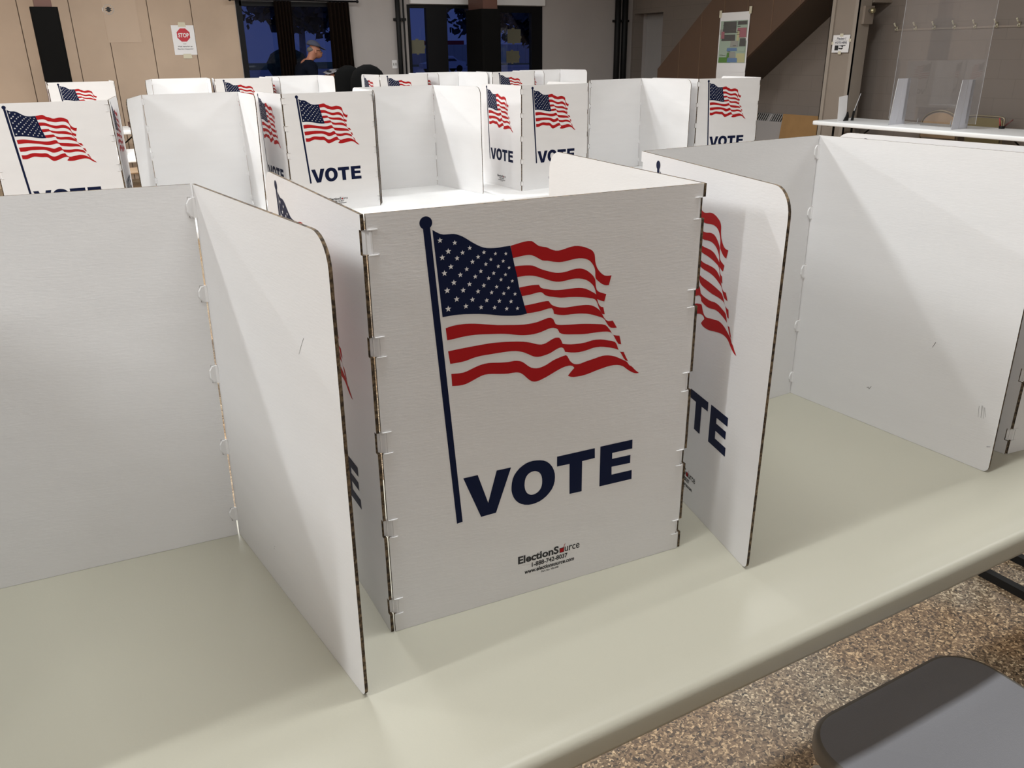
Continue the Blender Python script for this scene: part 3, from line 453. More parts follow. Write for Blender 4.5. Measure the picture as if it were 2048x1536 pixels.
# ------------------------------------------------------------------ folding tables
def make_table(x0, y0, x1, y1, m, label, legs_along='x', group='folding tables in rows'):
    root = thing('folding_table', ((x0 + x1) / 2, (y0 + y1) / 2, 0), label, 'table', group)
    mb = MB(); r = 0.055
    prof = [(0.045, 0), (0.03, 0.0), (0.026, -0.0012), (0.014, -0.0012), (0.006, -0.003), (0.0015, -0.008), (0, -0.014), (0.0005, -0.038), (0.003, -0.046), (0.008, -0.048), (0.05, -0.048), (0.055, -0.03)]
    mb.loft([rrect(x0, y0, x1, y1, r, TZ + z, 8, i) for i, z in prof][::-1], m, True)
    mb.build('table_top', root)
    for s in (0, 1):
        mb = MB()
        if legs_along == 'x':
            lx = x0 + 0.11 if s == 0 else x1 - 0.03; ya, yb = y0 + 0.08, y1 - 0.06
            ym, yn = (ya + yb) / 2 - 0.16, (ya + yb) / 2 + 0.16
            mb.box((lx - 0.013, ya, 0.0), (lx + 0.013, yb, 0.026), METAL)
            mb.tube([(lx, ya + .08, 0.02), (lx, ym, 0.34), (lx, ym, 0.69)], 0.013, 8, METAL); mb.tube([(lx, yb - .08, 0.02), (lx, yn, 0.34), (lx, yn, 0.69)], 0.013, 8, METAL)
            mb.tube([(lx, ym, 0.36), (lx, yn, 0.36)], 0.009, 8, METAL); mb.tube([(lx, ya + .03, 0.69), (lx, yb - .03, 0.69)], 0.012, 8, METAL)
        else:
            ly = y0 + 0.16 if s == 0 else y1 - 0.16; xa, xb = x0 + 0.08, x1 - 0.06; xm, xn = (xa + xb) / 2 - 0.16, (xa + xb) / 2 + 0.16
            mb.box((xa, ly - 0.018, 0.0), (xb, ly + 0.018, 0.03), METAL)
            mb.tube([(xa + .08, ly, 0.02), (xm, ly, 0.34), (xm, ly, 0.69)], 0.013, 8, METAL); mb.tube([(xb - .08, ly, 0.02), (xn, ly, 0.34), (xn, ly, 0.69)], 0.013, 8, METAL)
            mb.tube([(xm, ly, 0.36), (xn, ly, 0.36)], 0.009, 8, METAL); mb.tube([(xa + .03, ly, 0.69), (xb - .03, ly, 0.69)], 0.012, 8, METAL)
        lg = mb.build('leg', root)
        mb = MB()
        if legs_along == 'x':
            sx = 1 if s == 0 else -1; mb.tube([(lx, (ya + yb) / 2, 0.36), (lx + sx * 0.42, (ya + yb) / 2, 0.685)], 0.008, 8, METAL)
        else:
            sy = 1 if s == 0 else -1; mb.tube([((xa + xb) / 2, ly, 0.36), ((xa + xb) / 2, ly + sy * 0.42, 0.685)], 0.008, 8, METAL)
        mb.build('brace', root)
    return root
make_table(-0.345, 0.637, 2.335, 1.40, TBL, 'large beige plastic folding table nearest the viewer, holding the central booth')
make_table(2.36, 0.637, 4.80, 1.40, TBL, 'second beige folding table, standing past the right edge of the picture')
T2 = make_table(-0.11, 4.262, 2.335, 5.02, TBLW, 'white folding table under the left part of the second booth row')
copy_tree(T2, (2.46, 0, 0), 'white folding table under the right part of the second booth row')
copy_tree(T2, (-2.46, 0, 0), 'white folding table of the second row running out at the left edge')
copy_tree(T2, (0.26, 3.70, 0), 'white folding table under the left part of the third booth row')
copy_tree(T2, (2.72, 3.70, 0), 'white folding table under the right part of the third booth row')
copy_tree(T2, (0.65, 6.79, 0), 'white folding table by the beige wall, glimpsed through the gap at left')
make_table(8.10, 4.42, 8.84, 7.22, TBLW, 'long white folding table at right, standing below the coat hooks', 'y')

# ------------------------------------------------------------------ room shell
mb = MB(); mb.box((UL - .2, VB - .2, -0.12), (UW + .6, VW + .2, 0.0), FLOOR); struct(mb, 'floor')
mb = MB(); mb.box((UL - .2, VB - .2, CEIL), (UW + .6, VW + .2, CEIL + 0.15), CEILM); struct(mb, 'ceiling')
mb = MB(); mb.box((UL - .2, VB - .2, 0), (UL, VW + .2, CEIL), BEIGE); struct(mb, 'wall_left')
mb = MB(); mb.box((UL, VB - .2, 0), (UW + .2, VB, CEIL), GREYW); struct(mb, 'wall_front')
WX0, WX1, WZ0, WZ1 = 2.72, 4.10, 0.85, 2.215
D1A, D1B, D2A, D2B = 5.17, 6.64, 6.64, 7.53
mb = MB()
for a, b, z0, z1 in ((2.668, WX0, 0, CEIL), (WX0, WX1, 0, WZ0), (WX0, WX1, WZ1, CEIL), (WX1, D1A, 0, CEIL), (D1A, D2B, 2.225, CEIL), (D2B, UW + .6, 0, CEIL)):
    mb.box((a, VW, z0), (b, VW + 0.2, z1), GREYW)
struct(mb, 'wall_back')
mb = MB(); mb.box((UL, VW + 0.02, 0), (2.668, VW + 0.2, CEIL), SEAM)
seams = [UL, -3.5, -2.9, -2.3, -1.7, -1.1, -0.5, 0.074, 0.641, 1.04, 1.553, 2.09, 2.673]
for a, b in zip(seams, seams[1:]): mb.box((a + 0.005, VW, 0), (b - 0.005, VW + 0.03, CEIL), BEIGE)
struct(mb, 'wall_back_panelled')
mb = MB()
for a, b, z0, z1 in ((VB, 11.665, 0, CEIL), (11.665, 12.445, 2.13, CEIL), (12.445, VW, 0, CEIL)): mb.box((UW, a, z0), (UW + 0.2, b, z1), BLOCK)
struct(mb, 'wall_right')
mb = MB()   # recess around the grey door in the right wall
mb.box((UW + .2, 11.6, 0), (UW + .6, 11.665, 2.2), GREYW); mb.box((UW + .2, 12.445, 0), (UW + .6, VW, 2.2), GREYW); mb.box((UW + .2, 11.665, 2.13), (UW + .6, 12.445, 2.2), BROWN)
struct(mb, 'trim_1')
d = MB(); d.box((UW + .27, 11.67, 0.005), (UW + .31, 12.44, 2.125), mat('grey_door_paint', (0.36, 0.345, 0.34), 0.5)); do = tag(d.build('door_3'), kind='structure')
h = MB(); h.tube([(UW + .27, 11.78, 1.0), (UW + .20, 11.78, 1.0)], 0.01, 8, GREYMET); h.ball((UW + .2, 11.78, 1.0), 0.03, GREYMET); h.build('door_handle', do)
# window with black frame
mb = MB()
for a, b, z0, z1 in ((WX0 - .045, WX0 + .03, WZ0 - .03, WZ1 + .03), (WX1 - .03, WX1 + .02, WZ0, WZ1), (WX0, WX1, WZ0 - .03, WZ0 + .04), (WX0, WX1, WZ1 - .04, WZ1 + .02), (3.24, 3.30, WZ0, WZ1)):
    mb.box((a, VW - 0.02, z0), (b, VW + 0.08, z1), FRAMEB)
w = tag(mb.build('window_1'), kind='structure')
for a, b in ((WX0 + .03, 3.24), (3.30, WX1 - .03)):
    g = MB(); g.box((a, VW + 0.03, WZ0 + .04), (b, VW + 0.036, WZ1 - .04), GLASS); g.build('pane', w)
# glass entrance doors
def gdoor(name, outer, glasses, ztop):
    mb = MB(); a, b = outer; xs = [a] + [v for g in glasses for v in g] + [b]
    for i in range(0, len(xs), 2): mb.box((xs[i], VW - 0.01, 0.0), (xs[i + 1], VW + 0.07, 2.225), FRAMEB)
    for g0, g1 in glasses:
        mb.box((g0, VW - 0.01, ztop), (g1, VW + 0.07, 2.225), FRAMEB); mb.box((g0, VW - 0.01, 0), (g1, VW + 0.07, 0.25), FRAMEB)
    o = tag(mb.build(name), kind='structure')
    for g0, g1 in glasses:
        g = MB(); g.box((g0, VW + 0.03, 0.25), (g1, VW + 0.036, ztop), GLASS); g.build('pane', o)
    hh = MB(); hx = glasses[0][1] + 0.05; hh.tube([(hx, VW - .01, 1.02), (hx, VW - .06, 1.02), (hx, VW - .06, 1.25), (hx, VW - .01, 1.25)], 0.012, 8, GREYMET); hh.build('door_handle', o)
gdoor('door_1', (D1A, D1B), [(5.215, 5.48), (5.82, 6.45)], 2.18)
gdoor('door_2', (D2A, D2B), [(6.705, 7.325)], 2.13)
mb = MB(); mb.box((5.215, VW - 0.06, 2.235), (6.2, VW - 0.01, 2.62), PAPER); solo(mb, 'roller_shade', 'pale roller shade above the left glass door', 'shade')
mb = MB(); mb.box((6.62, VW - 0.05, 2.235), (7.56, VW - 0.012, 2.62), PAPER); solo(mb, 'roller_shade', 'pale roller shade above the dark right-hand door', 'shade')
mb = MB(); mb.box((6.49, VW - 0.10, 2.27), (6.63, VW - 0.052, 2.45), mat('exit_sign_red', (0.3, 0.02, 0.01), 0.5, emit=(0.6, 0.03, 0.01), estr=0.25)); solo(mb, 'wall_sign', 'small red sign above the doors beside the dark column', 'sign')
# curtains and rod
rod = thing('curtain_rod', (3.5, VW - 0.09, 2.22), 'thin black curtain rod over the left window', 'curtain rod')
mb = MB(); mb.tube([(2.6, VW - 0.09, 2.247), (4.36, VW - 0.09, 2.247)], 0.012, 8, FRAMEB); mb.build('rod', rod)
for xx in (2.59, 4.375): mb = MB(); mb.ball((xx, VW - 0.09, 2.247), 0.022, FRAMEB, 10); mb.build('finial', rod)
def curtain(x0, x1, label, lean=0.0):
    mb = MB(); n = 60; rows = []
    for t in range(9):
        z = 2.235 - t * (2.235 - 0.25) / 8; row = []
        for k in range(n + 1):
            u = k / n; x = x0 + (x1 - x0) * u + lean * (2.235 - z) * (u - 0.2); row.append((x, VW - 0.095 + 0.028 * math.sin(u * 2 * math.pi * 5.5 + 0.3 * math.sin(z * 3)), z))
        rows.append(row)
    ring = []
    for row in rows: ring.append(row + [(p[0], p[1] + 0.006, p[2]) for p in row[::-1]])
    mb.loft(ring, CURT, True); return solo(mb, 'curtain', label, 'curtain', 'dark curtains at the left window')
curtain(3.17, 3.41, 'dark brown curtain drawn to the middle of the left window'); curtain(3.93, 4.24, 'dark brown curtain at the right side of the left window, beside the black chairs', 0.03)
# columns
mb = thing('column', (6.15, 12.0, 0), 'dark column in front of the entrance doors, black below and brown on top', 'column')
q = MB(); q.box((6.06, 11.74, 2.13), (6.30, 12.22, CEIL), BRNCOL); q.build('shaft', mb)
q = MB(); q.loft([rrect(6.02, 11.70, 6.34, 12.26, 0.03, z, 4) for z in (0, 2.14)], BLKPAD, False); q.build('padding', mb)
mb = thing('column', (0.34, 11.65, 0), 'black padded column against the beige wall at far left, brown on top', 'column')
q = MB(); q.box((0.24, 11.55, 2.08), (0.42, 11.75, CEIL), BRNCOL); q.build('shaft', mb)
q = MB(); q.loft([rrect(0.19, 11.5, 0.475, 11.8, 0.03, z, 4) for z in (0, 2.085)], BLKPAD, False); q.build('padding', mb)
mb = thing('column', (8.9, 7.53, 0), 'taupe steel column beside the stairs, carrying the VOTE HERE sign', 'column')
q = MB(); q.box((8.82, 7.36, 0), (9.0, 7.70, CEIL), TANCOL); q.build('web', mb)
for y0, y1 in ((7.67, 7.73), (7.32, 7.38)):
    q = MB(); q.box((8.80, y0, 0), (8.82, y1, CEIL), TANHI); q.box((8.80, y0 + (.05 if y0 > 7.5 else 0), 0), (9.015, y0 + (.06 if y0 > 7.5 else 0.01), CEIL), TANHI); q.build('flange', mb)
q = MB(); q.box((8.87, 7.285, 1.80), (9.03, 7.32, 2.0), TANCOL); q.build('bracket', mb)
q = MB(); q.tube([(8.94, 7.285, 1.945), (8.94, 7.235, 1.945)], 0.016, 10, GREYMET); q.ball((8.94, 7.235, 1.945), 0.034, mat('worn_brass', (0.42, 0.38, 0.24), 0.3, metal=0.9), 14); q.build('knob', mb)
mb = MB(); mb.box((9.03, 7.30, 2.04), (UW, 7.48, 2.34), TANCOL); struct(mb, 'trim_2')
# pipes
def pipe(x, r, label):
    mb = MB(); mb.tube([(x, VW - 0.06, 0), (x, VW - 0.06, CEIL)], r, 12, METAL)
    for z in (0.9, 2.0): mb.box((x - r - .02, VW - 0.07 - r * .3, z), (x + r + .02, VW, z + 0.035), METAL)
    return solo(mb, 'pipe', label, 'pipe', 'black pipes on the far wall')
pipe(5.0, 0.036, 'thick black vertical pipe just left of the glass door'); pipe(5.09, 0.014, 'thin black vertical pipe touching the frame of the glass door')
pipe(9.0, 0.052, 'left black vertical pipe of the pair in the far right corner'); pipe(9.15, 0.052, 'right black vertical pipe of the pair in the far right corner')
# staircase along the right wall, climbing towards the viewer
st = thing('staircase', (9.0, 9.0, 0), 'brown enclosed staircase climbing along the right wall', 'staircase')
mb = MB(); mb.prism([(8.60, 10.80, 0.0), (8.60, 10.80, 1.276), (8.60, 8.42, 3.19), (8.60, 7.79, 3.19), (8.60, 7.79, 2.228), (8.60, 10.77, 0.085)], (0.05, 0, 0), BROWN)
for v in (10.3, 9.85, 9.4, 8.95, 8.5, 8.05):
    zt = min(3.18, 1.276 + (10.79 - v) * 0.805); zb = 0.09 + (10.79 - v) * 0.714
    mb.box((8.594, v - 0.004, zb), (8.6, v + 0.004, zt), mat('stair_batten', (0.17, 0.105, 0.065), 0.5) if 'BATT' not in globals() else BATT)
    BATT = mb.mats[-1]
mb.build('stringer', st)
mb = MB()
mb.prism([(8.65, 10.79, 0.085), (8.65, 7.79, 2.228), (8.65, 7.79, 2.46), (8.65, 10.79, 0.32)], (UW - 8.65 - .002, 0, 0), SOFF); mb.build('soffit', st)
for k in range(9):
    y = 10.78 - k * 0.26; z = 0.56 + k * 0.186
    q = MB(); q.box((8.652, y - 0.27, z - .04), (UW - .003, y, z), SOFF); q.build('tread', st)
# ------------------------------------------------------------------ wall papers
def wallpaper_at(origin, ux, uz, n, w, h, name, label, cat, group=None):
    """a sheet of paper: origin = lower left corner; returns (mb, P)"""
    ux, uz, n, o = Vector(ux), Vector(uz), Vector(n), Vector(origin); mb = MB()
    P = lambda x, y, q=0.0: o + ux * x + uz * y + n * q
    mb.prism([P(0, 0), P(w, 0), P(w, h), P(0, h)], n * 0.0015, PAPER)
    return mb, P
Z = (0, 0, 1)
mb, P = wallpaper_at((1.805, VW - 0.004, 1.565), (1, 0, 0), Z, (0, -1, 0), 0.285, 0.365, '', '', '')
mb.face([P(0.142 + 0.088 * math.cos(R(22.5 + 45 * k)), 0.245 + 0.088 * math.sin(R(22.5 + 45 * k)), 0.0025) for k in range(8)], mat('stop_red', (0.50, 0.03, 0.045), 0.6))
put_text(mb, 'STOP', (0.075, 0.21, 0.215, 0.268), lambda x, y: P(x, y, 0.0032), PAPER, 0.03)
put_text(mb, 'and', (0.125, 0.16, 0.132, 0.142), lambda x, y: P(x, y, 0.0025), BLACKINK, 0.02)
put_text(mb, 'Wait here for an', (0.05, 0.235, 0.095, 0.112), lambda x, y: P(x, y, 0.0025), BLACKINK, 0.02)
put_text(mb, 'Election Inspector', (0.045, 0.245, 0.062, 0.08), lambda x, y: P(x, y, 0.0025), BLACKINK, 0.02)
for a in ((0.09, 0.345, 0.19, 0.40), (0.10, -0.045, 0.215, 0.012)): mb.face([P(a[0], a[1], 0.003), P(a[2], a[1], 0.003), P(a[2] - .01, a[3], 0.003), P(a[0] + .005, a[3], 0.003)], TAPE)
solo(mb, 'paper_sign', 'white taped paper sign with a red STOP octagon on the beige wall', 'sign')
mb, P = wallpaper_at((8.798, 7.645, 1.487), (0, -1, 0), Z, (-1, 0, 0), 0.252, 0.198, '', '', '')
T3 = lambda x, y: P(x, y, 0.0025)
put_text(mb, 'Precinct 1', (0.06, 0.195, 0.145, 0.172), T3, NAVY, 0.02, 0.2); put_text(mb, 'VOTE HERE', (0.035, 0.215, 0.103, 0.125), T3, NAVY, 0.03)
for y in (0.137, 0.096): mb.face([T3(0.03, y), T3(0.22, y), T3(0.22, y + .002), T3(0.03, y + .002)], NAVY)
mb.face([T3(0.04, 0.025), T3(0.095, 0.025), T3(0.095, 0.082), T3(0.04, 0.082)], BLACKINK)
mb.face([T3(0.10, 0.04), T3(0.15, 0.035), T3(0.17, 0.05), T3(0.165, 0.058), T3(0.13, 0.05), T3(0.10, 0.056)], BLACKINK)
mb.face([T3(0.10, 0.079), T3(0.14, 0.082), T3(0.20, 0.085), T3(0.20, 0.078), T3(0.165, 0.074), T3(0.165, 0.064), T3(0.15, 0.06), T3(0.14, 0.072), T3(0.10, 0.075)], BLACKINK)
for a in ((0.10, 0.18, 0.15, 0.215), (0.10, -0.02, 0.145, 0.015), (-0.015, 0.09, 0.012, 0.125), (0.24, 0.12, 0.272, 0.155)): mb.face([P(a[0], a[1], 0.003), P(a[2], a[1], 0.003), P(a[2], a[3], 0.003), P(a[0], a[3], 0.003)], TAPE)
solo(mb, 'paper_sign', 'small white VOTE HERE sign with a pointing hand on the taupe column', 'sign')
for (x0, z0, x1, z1), lb in (((5.215, 1.545, 5.44, 1.735), 'olive backed paper taped inside the narrow left pane of the glass door'), ((6.895, 1.68, 7.14, 1.89), 'upper of two olive backed papers on the right-hand glass door'), ((6.87, 1.385, 7.11, 1.565), 'lower of two olive backed papers on the right-hand glass door')):
    mb = MB(); y = VW + 0.024; mb.box((x0, y, z0), (x1, y + 0.002, z1), KHAKI)
    for a in ((x0 + .08, z1 - .01, x0 + .13, z1 + .018), (x0 + .09, z0 - .016, x0 + .13, z0 + .01), (x1 - .01, z0 + .07, x1 + .014, z0 + .11)): mb.box((a[0], y - .001, a[1]), (a[2], y, a[3]), KHAKI)
    solo(mb, 'door_notice', lb, 'notice', 'papers taped on the glass doors')
mb = MB(); yy = VW - 0.003; c = (1.088, 2.11)
mb.face([(c[0] + .075 * math.cos(k * math.pi / 12), yy, c[1] + .075 * math.sin(k * math.pi / 12)) for k in range(24)], PAPER)
mb.face([(c[0] + .03 * math.cos(k * math.pi / 8) * (1.5 if k % 2 else .6), yy - .002, c[1] + .03 * math.sin(k * math.pi / 8)) for k in range(16)], BLACKINK)
for k in range(14):
    a = k * math.pi / 7; mb.face([(c[0] + .052 * math.cos(a), yy - .002, c[1] + .052 * math.sin(a)), (c[0] + .062 * math.cos(a), yy - .002, c[1] + .062 * math.sin(a)), (c[0] + .062 * math.cos(a + .25), yy - .002, c[1] + .062 * math.sin(a + .25)), (c[0] + .052 * math.cos(a + .25), yy - .002, c[1] + .052 * math.sin(a + .25))], GREYMET)
solo(mb, 'round_sticker', 'small round white sticker high on the beige wall', 'sticker')
# old tape rectangle and patches on the beige panels
mb = MB(); mb.box((1.02, VW - 0.004, 1.72), (1.42, VW - 0.001, 2.32), mat('pale_beige_paper', (0.465, 0.352, 0.26), 0.6)); solo(mb, 'blank_sheet', 'large blank beige sheet on the panelled wall below the round sticker', 'paper')
# map poster
mp = thing('map_poster', (8.59, 9.17, 1.15), 'long colourful map poster hanging on the brown staircase side', 'poster')
mb = MB(); o = Vector((8.592, 9.46, 1.15)); Pm = lambda x, y, q=0.0: o + Vector((-q, -x, y))
rows = [(0, -.01), (0.10, 0.004), (0.22, 0.0), (0.5, 0.002), (0.86, 0.0)]
for (z0, q0), (z1, q1) in zip(rows, rows[1:]): mb.prism([Pm(0.0, z0, max(0, q0)), Pm(0.57, z0, max(0, q0) + .004), Pm(0.57, z1, max(0, q1)), Pm(0.0, z1, max(0, q1) )], (-0.002, 0, 0), PAPER)
mb.build('sheet', mp)
pc = lambda nme, c: mat('map_' + nme, c, 0.7)
MG, MD, MR, MBL, ML, MY, MGR = pc('green', (0.10, 0.22, 0.05)), pc('dark', (0.09, 0.085, 0.08)), pc('red', (0.33, 0.13, 0.15)), pc('blue', (0.13, 0.21, 0.36)), pc('pale_green', (0.34, 0.42, 0.34)), pc('yellow', (0.48, 0.46, 0.26)), pc('grey', (0.30, 0.30, 0.27))
mb = MB(); _q = 0.007
for x0, z0, x1, z1, m in ((0.02, 0.22, 0.55, 0.755, ML), (0.03, 0.22, 0.27, 0.29, MG), (0.37, 0.225, 0.54, 0.34, MY), (0.20, 0.225, 0.40, 0.28, MBL), (0.22, 0.28, 0.36, 0.36, MGR), (0.18, 0.37, 0.38, 0.41, MBL), (0.24, 0.42, 0.40, 0.50, MGR), (0.06, 0.50, 0.33, 0.58, MD), (0.02, 0.58, 0.08, 0.65, MGR), (0.08, 0.60, 0.34, 0.745, MD), (0.36, 0.54, 0.54, 0.66, MR), (0.36, 0.70, 0.54, 0.745, MD), (0.42, 0.43, 0.54, 0.53, MD), (0.05, 0.53, 0.12, 0.62, MR), (0.36, 0.50, 0.41, 0.62, MY), (0.19, 0.29, 0.24, 0.35, MG), (0.42, 0.36, 0.54, 0.41, ML)):
    _q += 0.0004; mb.face([Pm(x0, z0, _q), Pm(x1, z0, _q), Pm(x1 - .004, z1, _q), Pm(x0 + .006, z1, _q)], m)
for k in range(14):
    x, z = random.uniform(.04, .5), random.uniform(.3, .74); mb.face([Pm(x, z, 0.015), Pm(x + .06, z, 0.015), Pm(x + .06, z + .005, 0.015), Pm(x, z + .005, 0.015)], MD)
mb.build('map_print', mp, fixn=False)
for x, z in ((-0.02, .80), (0.55, 0.83)): q = MB(); q.prism([Pm(x, z, .007), Pm(x + .045, z, .007), Pm(x + .05, z + .09, .007), Pm(x, z + .09, .007)], (-.001, 0, 0), TAPE); q.build('tape', mp)
# switch plate
sw = thing('switch_plate', (4.94, VW, 1.34), 'small white switch plate on the grey wall left of the pipes', 'switch')
mb = MB(); mb.box((4.885, VW - 0.008, 1.34), (4.965, VW, 1.455), PAPER); mb.build('plate', sw)
for x in (4.905, 4.94): mb = MB(); mb.box((x - .006, VW - 0.014, 1.38), (x + .006, VW - 0.008, 1.415), GREYMET); mb.build('toggle', sw)
# coat hooks on a rail
rl = thing('hook_rail', (UW, 6.4, 1.74), 'thin rail on the right wall that carries the row of coat hooks', 'rail')
mb = MB(); mb.box((UW - 0.012, 5.2, 1.722), (UW, 7.2, 1.742), TANCOL); mb.build('rail', rl)
def hook(v, lab):
    t = thing('coat_hook', (UW - .012, v, 1.74), lab, 'hook', 'coat hooks on the right wall')
    mb = MB(); mb.box((UW - .02, v - .008, 1.722), (UW - .012, v + .008, 1.772), TAPE); mb.build('hook_base', t)
    mb = MB(); mb.tube([(UW - .02, v, 1.765), (UW - .055, v, 1.775), (UW - .075, v, 1.80)], 0.008, 8, TAPE); mb.ball((UW - .077, v, 1.802), .011, TAPE, 8); mb.tube([(UW - .02, v, 1.74), (UW - .04, v, 1.728), (UW - .052, v, 1.745)], 0.006, 8, TAPE); mb.build('prong', t)
    return t
hv = [7.166, 6.908, 6.66, 6.409, 6.162, 5.915, 5.669]
h0 = hook(hv[0], 'metal coat hook nearest the taupe column, first on the rail')
for k, v in enumerate(hv[1:]):
    copy_tree(h0, (0, v - hv[0], 0), ['second', 'third', 'fourth', 'fifth', 'sixth', 'seventh'][k] + ' metal coat hook from the taupe column along the wall rail')
# convector heater and cardboard
GRILLE = mat('slotted_grille', (0.3, 0.29, 0.28), 0.5); _n = GRILLE.node_tree; _w = _n.nodes.new('ShaderNodeTexWave'); _w.bands_direction = 'Y'; _w.inputs['Scale'].default_value = 7.8
_t = _n.nodes.new('ShaderNodeTexCoord'); _n.links.new(_t.outputs['Object'], _w.inputs['Vector']); _c = _n.nodes.new('ShaderNodeValToRGB'); _c.color_ramp.interpolation = 'CONSTANT'
_c.color_ramp.elements[0].color = (0.015, 0.014, 0.013, 1); _c.color_ramp.elements[1].position = 0.6; _c.color_ramp.elements[1].color = (0.30, 0.29, 0.28, 1)
_n.links.new(_w.outputs['Fac'], _c.inputs[0]); _n.links.new(_c.outputs[0], _n.nodes['Principled BSDF'].inputs['Base Color'])
ht = thing('convector_heater', (UW - .1, 8.9, 0), 'grey wall convector heater with slotted top grille under the stairs', 'heater')
mb = MB(); mb.prism([(UW - .002, 9.42, 0.0), (UW - .2, 9.42, 0.0), (UW - .2, 9.42, 0.58), (UW - .13, 9.42, 0.68), (UW - .002, 9.42, 0.68)], (0, -1.9, 0), mat('heater_enamel', (0.33, 0.31, 0.30), 0.5)); mb.build('casing', ht)
for gk in range(4):
    mb = MB(); y0 = 9.38 - gk * 0.48
    mb.face([(UW - .2015, y0, 0.590), (UW - .2015, y0 - .43, 0.590), (UW - .1405, y0 - .43, 0.680), (UW - .1405, y0, 0.680)], GRILLE)
    mb.build('grille', ht, fixn=False)
mb = MB(); mb.prism([(9.04, 8.63, 0.0), (9.04, 7.90, 0.0), (9.12, 7.90, 0.70), (9.12, 8.63, 0.70)], (0.012, 0, 0), CARD); solo(mb, 'cardboard_sheet', 'brown cardboard sheet leaning on the heater behind the right booth', 'cardboard')
# ------------------------------------------------------------------ things on the right table
def shield_foot(v, lab, x=8.35):
    return None
sh = thing('sneeze_guard', (8.40, 5.9, TZ), 'clear plexiglass sneeze guard with two frosted feet on the right table', 'sneeze guard')
mb = MB(); mb.prism([(8.45, 6.42, TZ + .05), (8.45, 5.39, TZ + .05), (8.45, 5.39, 2.12), (8.45, 6.42, 2.12)], (0.005, 0, 0), PLEXI); mb.build('clear_panel', sh)
for v in (6.42, 5.385): mb = MB(); mb.box((8.449, v, TZ + .05), (8.456, v + .002, 2.12), PLEXE); mb.build('panel_edge', sh)
for v in (6.25, 5.50):
    mb = MB(); mb.prism([(8.24, v, TZ + .001), (8.50, v, TZ + .001), (8.50, v, TZ + .48), (8.29, v, TZ + .48)], (0, 0.004, 0), PLEXF); ft = mb.build('foot', sh)
    for a, b in ((8.24, 8.29), (8.36, 8.39), (8.497, 8.497)):
        q = MB(); q.tube([(a, v + .002, TZ + .003), (b, v + .002, TZ + .48)], 0.0035, 6, PLEXE); q.build('edge', ft)
cd = thing('sign_card', (8.31, 6.93, TZ), 'small white card standing in a black clip at the far end of the right table', 'card')
mb = MB(); mb.prism([(8.24, 6.95, TZ + .002), (8.385, 6.95, TZ + .002), (8.38, 6.965, TZ + .285), (8.238, 6.965, TZ + .27)], (0, 0.002, 0), PAPER); mb.build('card', cd)
mb = MB(); mb.prism([(8.33, 6.93, TZ + .0), (8.40, 6.93, TZ + .0), (8.405, 6.93, TZ + .05), (8.385, 6.93, TZ + .10), (8.365, 6.93, TZ + .05)], (0, 0.018, 0), METAL); mb.build('clip', cd)
gd = thing('small_shield', (8.47, 6.9, TZ), 'small tilted clear shield in a black clip beside the white card', 'shield')
mb = MB(); mb.prism([(8.44, 6.93, TZ + .003), (8.50, 6.93, TZ + .003), (8.56, 6.93, TZ + .30)], (0, 0.003, 0), PLEXI); mb.build('clear_panel', gd)
mb = MB(); mb.tube([(8.44, 6.932, TZ + .005), (8.56, 6.932, TZ + .30)], 0.004, 6, PLEXE); mb.build('panel_edge', gd)
mb = MB(); mb.prism([(8.44, 6.915, TZ), (8.475, 6.915, TZ), (8.47, 6.915, TZ + .10), (8.458, 6.915, TZ + .11)], (0, 0.014, 0), METAL); mb.build('clip', gd)
mb = MB(); mb.prism([(8.50, 6.05, TZ + .001), (8.70, 5.98, TZ + .001), (8.76, 6.25, TZ + .001), (8.56, 6.32, TZ + .001)], (0, 0, 0.004), PAPER); solo(mb, 'paper_sheet', 'white papers lying on the right table between the frosted feet', 'paper')
for (a, b), lb in (((8.60, 6.16), 'short white marker standing on the right table left of the tan chair'), ((8.66, 5.80), 'short white marker standing on the right table in front of the tan chair')):
    mb = MB(); mb.tube([(a, b, TZ + .0005), (a + .004, b, TZ + .055), (a + .006, b, TZ + .06)], [.006, .005, .002], 8, PLEXE); solo(mb, 'marker_pen', lb, 'marker', 'white markers on the right table')
RP = mat('red_plastic', (0.33, 0.03, 0.03), 0.4); BP = mat('brown_plastic', (0.10, 0.03, 0.025), 0.4)
cup = thing('pen_cup', (8.73, 5.27, TZ), 'dark low cup with a red and a brown pen at the right table end', 'pen cup')
mb = MB(); mb.tube([(8.73, 5.27, TZ + .0005), (8.73, 5.27, TZ + .025)], [.028, .03], 12, METAL); mb.build('cup', cup)
for (p, q), m, lb in ((((8.73, 5.29, TZ + .025), (8.72, 5.305, TZ + .105)), RP, 'upright red pen in the dark cup'), (((8.74, 5.25, TZ + .025), (8.75, 5.18, TZ + .095)), BP, 'leaning brown pen in the dark cup')):
    mb = MB(); mb.tube([p, q], [.008, .006], 8, m); solo(mb, 'pen', lb, 'pen')
